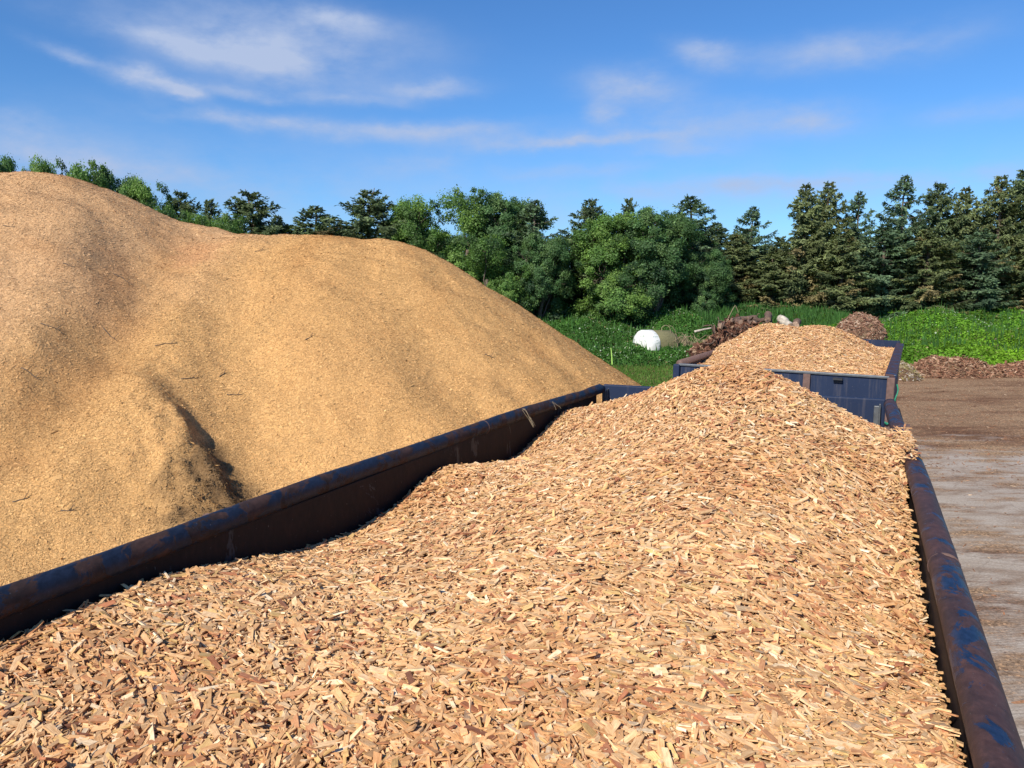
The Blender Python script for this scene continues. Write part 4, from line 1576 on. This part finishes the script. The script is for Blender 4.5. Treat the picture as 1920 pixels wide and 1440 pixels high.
M_BARK2 = plain('log_bark', (.12, .075, .055), .9, 0, .5, 14)
M_ASH = plain('weathered_wood', (.42, .37, .30), .85, 0, .4, 9)
M_CUT = plain('cut_wood', (.30, .20, .14), .8, 0, .3, 30)
for i, (x, y, L, r, yw, pt, lab) in enumerate([
        (1352, 610, .8, .12, 1.3, 0.0, 'short log at the left end of the log row on the brush heap'),
        (1377, 603, .9, .11, 1.9, .05, 'thin log second from the left of the log row'),
        (1394, 598, 1.1, .10, .3, .1, 'log lying crossways on top of the row'),
        (1408, 607, .7, .15, 1.5, 0, 'thickest log of the row with a round cut end facing the yard'),
        (1425, 600, 1.0, .09, .1, -.1, 'slim log pointing sideways beside the thick round one'),
        (1440, 594, .6, .14, 1.2, .35, 'upended log at the right end of the row'),
        (1385, 611, .7, .08, 2.6, 0, 'small broken log under the row')]):
    log(x, y, 31.0, L, r, yw, pt, lab, False, i)
o1 = log(1473, 606, 31, .7, .17, 1.9, .5, 'pale weathered stump behind the chips of the farther trailer', True, 21)
o1['group'] = 'stumps'
o2 = log(1493, 607, 31, .5, .15, 1.1, .2, 'brownish stump leaning on the pale weathered one', False, 22)
o2['group'] = 'stumps'


def stalk(name, pts, r, label, m, cat):
    P = np.array(pts, float)
    t = np.linspace(0, 1, len(P))
    tt = np.linspace(0, 1, 24)
    Q = np.stack([np.interp(tt, t, P[:, i]) for i in range(3)], 1)
    for _ in range(3):
        Q[1:-1] = (Q[:-2] + Q[1:-1] * 2 + Q[2:]) / 4
    o = mesh_np(name, *tube(Q, np.linspace(r, r * .6, 24), 7), m, smooth=True)
    tag(o, label, cat)
    return o


stalk('bramble_cane', [aty(1362, 604, 30.5), aty(1371, 585, 30.5), aty(1379, 571, 30.5), aty(1385, 588, 30.5)], .014, 'thin dead stem bent over the brush heap like a hairpin', M_STRAW, 'stem')
stalk('root_pole', [aty(1302, 622, 30.4), aty(1318, 618, 30.4), aty(1334, 615, 30.4)], .05, 'pale branch jutting from the left side of the brush heap', M_ASH, 'branch')

for i, (x, y, dx, dy, lab) in enumerate([(1345, 622, -28, -10, 'crooked root sticking out low on the left of the brush heap'), (1362, 616, -16, -22, 'crooked root rising left of the log row'),
                                         (1402, 600, 22, -12, 'thin root lying over the thick round log'), (1430, 606, 30, -4, 'thin root reaching right from the log row'),
                                         (1340, 640, -22, 4, 'crooked root near the foot of the brush heap'), (1372, 626, 30, -10, 'root crossing the brown face of the brush heap')]):
    q0, q1 = aty(x, y, 30.1), aty(x + dx, y + dy, 29.8)
    o = mesh_np('root', *limb(q0, q1, .045, .015, np.random.default_rng(400 + i), .35, 7, 8), M_BARK2, smooth=True)
    tag(o, lab, 'root', 'roots in the brush heap')

# bale
bale = empty('straw_bale')
tag(bale, 'round bale half wrapped in white film, sunk in the herbs', 'bale')
BY = 33.0
bc = aty(1222, 648, BY)
bz = bc[2] + .02
bax = np.array([.90, .436, 0.0])
bcc = np.array([bc[0], BY, bz])
bs = np.array([-bax[1], bax[0], 0])


def drum(s0, s1, R0, prof, seed, lump=.015, closed=True):
    rg = np.random.default_rng(seed)
    n = 40
    V = []
    for (s, r) in prof:
        for k in range(n):
            t = 2 * math.pi * k / n
            rr = R0 * r * (1 + lump * math.sin(5 * t + s * 7) + lump * rg.normal() * .5)
            V.append(bcc + bax * (s0 + (s1 - s0) * s) + (bs * math.cos(t) + ZZ * math.sin(t)) * rr)
    idx = np.arange(len(prof) * n).reshape(len(prof), n)
    Fq = np.stack([idx[:-1], np.roll(idx[:-1], -1, 1), np.roll(idx[1:], -1, 1), idx[1:]], -1).reshape(-1, 4)
    return np.array(V), Fq


m_, t_, b_2 = mat('bale_film')
nn_ = noise(t_, 4, 6, .6, pos(t_), 1.0)
ns_ = noise(t_, 9, 5, .7, pos(t_))
cc_ = mixc(t_, ramp(t_, nn_.outputs['Fac'], [(.56, (0, 0, 0)), (.62, (.8, .8, .8))]), (.80, .80, .76), (.28, .38, .30))
t_.links.new(cc_, b_2.inputs['Base Color'])
b_2.inputs['Roughness'].default_value = .35
bump(t_, b_2, ns_.outputs['Fac'], .6, .03)
mesh_np('film_wrap', *drum(-.60, -.02, .66, [(0, .001), (.0, .4), (.02, .8), (.08, .95), (.2, 1.0), (.5, 1.01), (.9, 1.0), (1, .97)], 1), m_, bale, smooth=True)
m2_, t2_, b3_ = mat('bale_straw')
sn = noise(t2_, 1, 5, .7, mapv(t2_, pos(t2_), (4, 4, 40)))
sn2 = noise(t2_, 25, 4, .7, pos(t2_))
t2_.links.new(mixc(t2_, sn2.outputs['Fac'], mixc(t2_, sn.outputs['Fac'], (.10, .085, .04), (.34, .29, .16)), (.14, .15, .06)), b3_.inputs['Base Color'])
b3_.inputs['Roughness'].default_value = .9
bump(t2_, b3_, sn2.outputs['Fac'], 1, .04)
mesh_np('straw_body', *drum(-.05, 1.05, .63, [(0, .9), (.1, 1.0), (.5, 1.0), (.85, .97), (.95, .88), (1, .6), (1.0, .001)], 2, .02), m2_, bale, smooth=True)

# dead stalks and torn straw at the bale
rg = np.random.default_rng(55)
parts = []
tip0 = aty(1278, 650, 33.2)
for i in range(150):
    s = tip0 + np.array([rg.normal(0, .55), rg.normal(0, .4), -.3 + rg.random() * .5])
    d = np.array([rg.normal(0, .45), rg.normal(0, .3), rg.uniform(.05, .6)])
    parts.append(tube([s, s + d * .6 + ZZ * .10, s + d * 1.0 - ZZ * .10], [.010, .009, .005], 4, cap=False))
o = mesh_np('dry_stalks', *merge(parts), M_STRAW)
tag(o, 'tangle of dry tan stalks at the right end of the bale', kind='stuff')
stalk('bent_cane', [aty(1239, 626, 33), aty(1241, 613, 33), aty(1249, 609, 33), aty(1256, 614, 33), aty(1259, 628, 33)], .015, 'pale cane arched like a hoop over the bale', M_STRAW, 'cane')
stalk('bent_cane', [aty(1252, 612, 33.4), aty(1260, 611, 33.4), aty(1266, 620, 33.4), aty(1270, 634, 33.4)], .011, 'thinner brown cane arching right of the hoop', M_STRAW, 'cane')
stalk('marker_stake', [aty(1148, 684, 27.5), aty(1147, 665, 27.5), aty(1145.5, 652, 27.5)], .028, 'upright yellow-green stake at the foot of the pile slope', plain('stake_green', (.35, .60, .12), .6), 'stake')
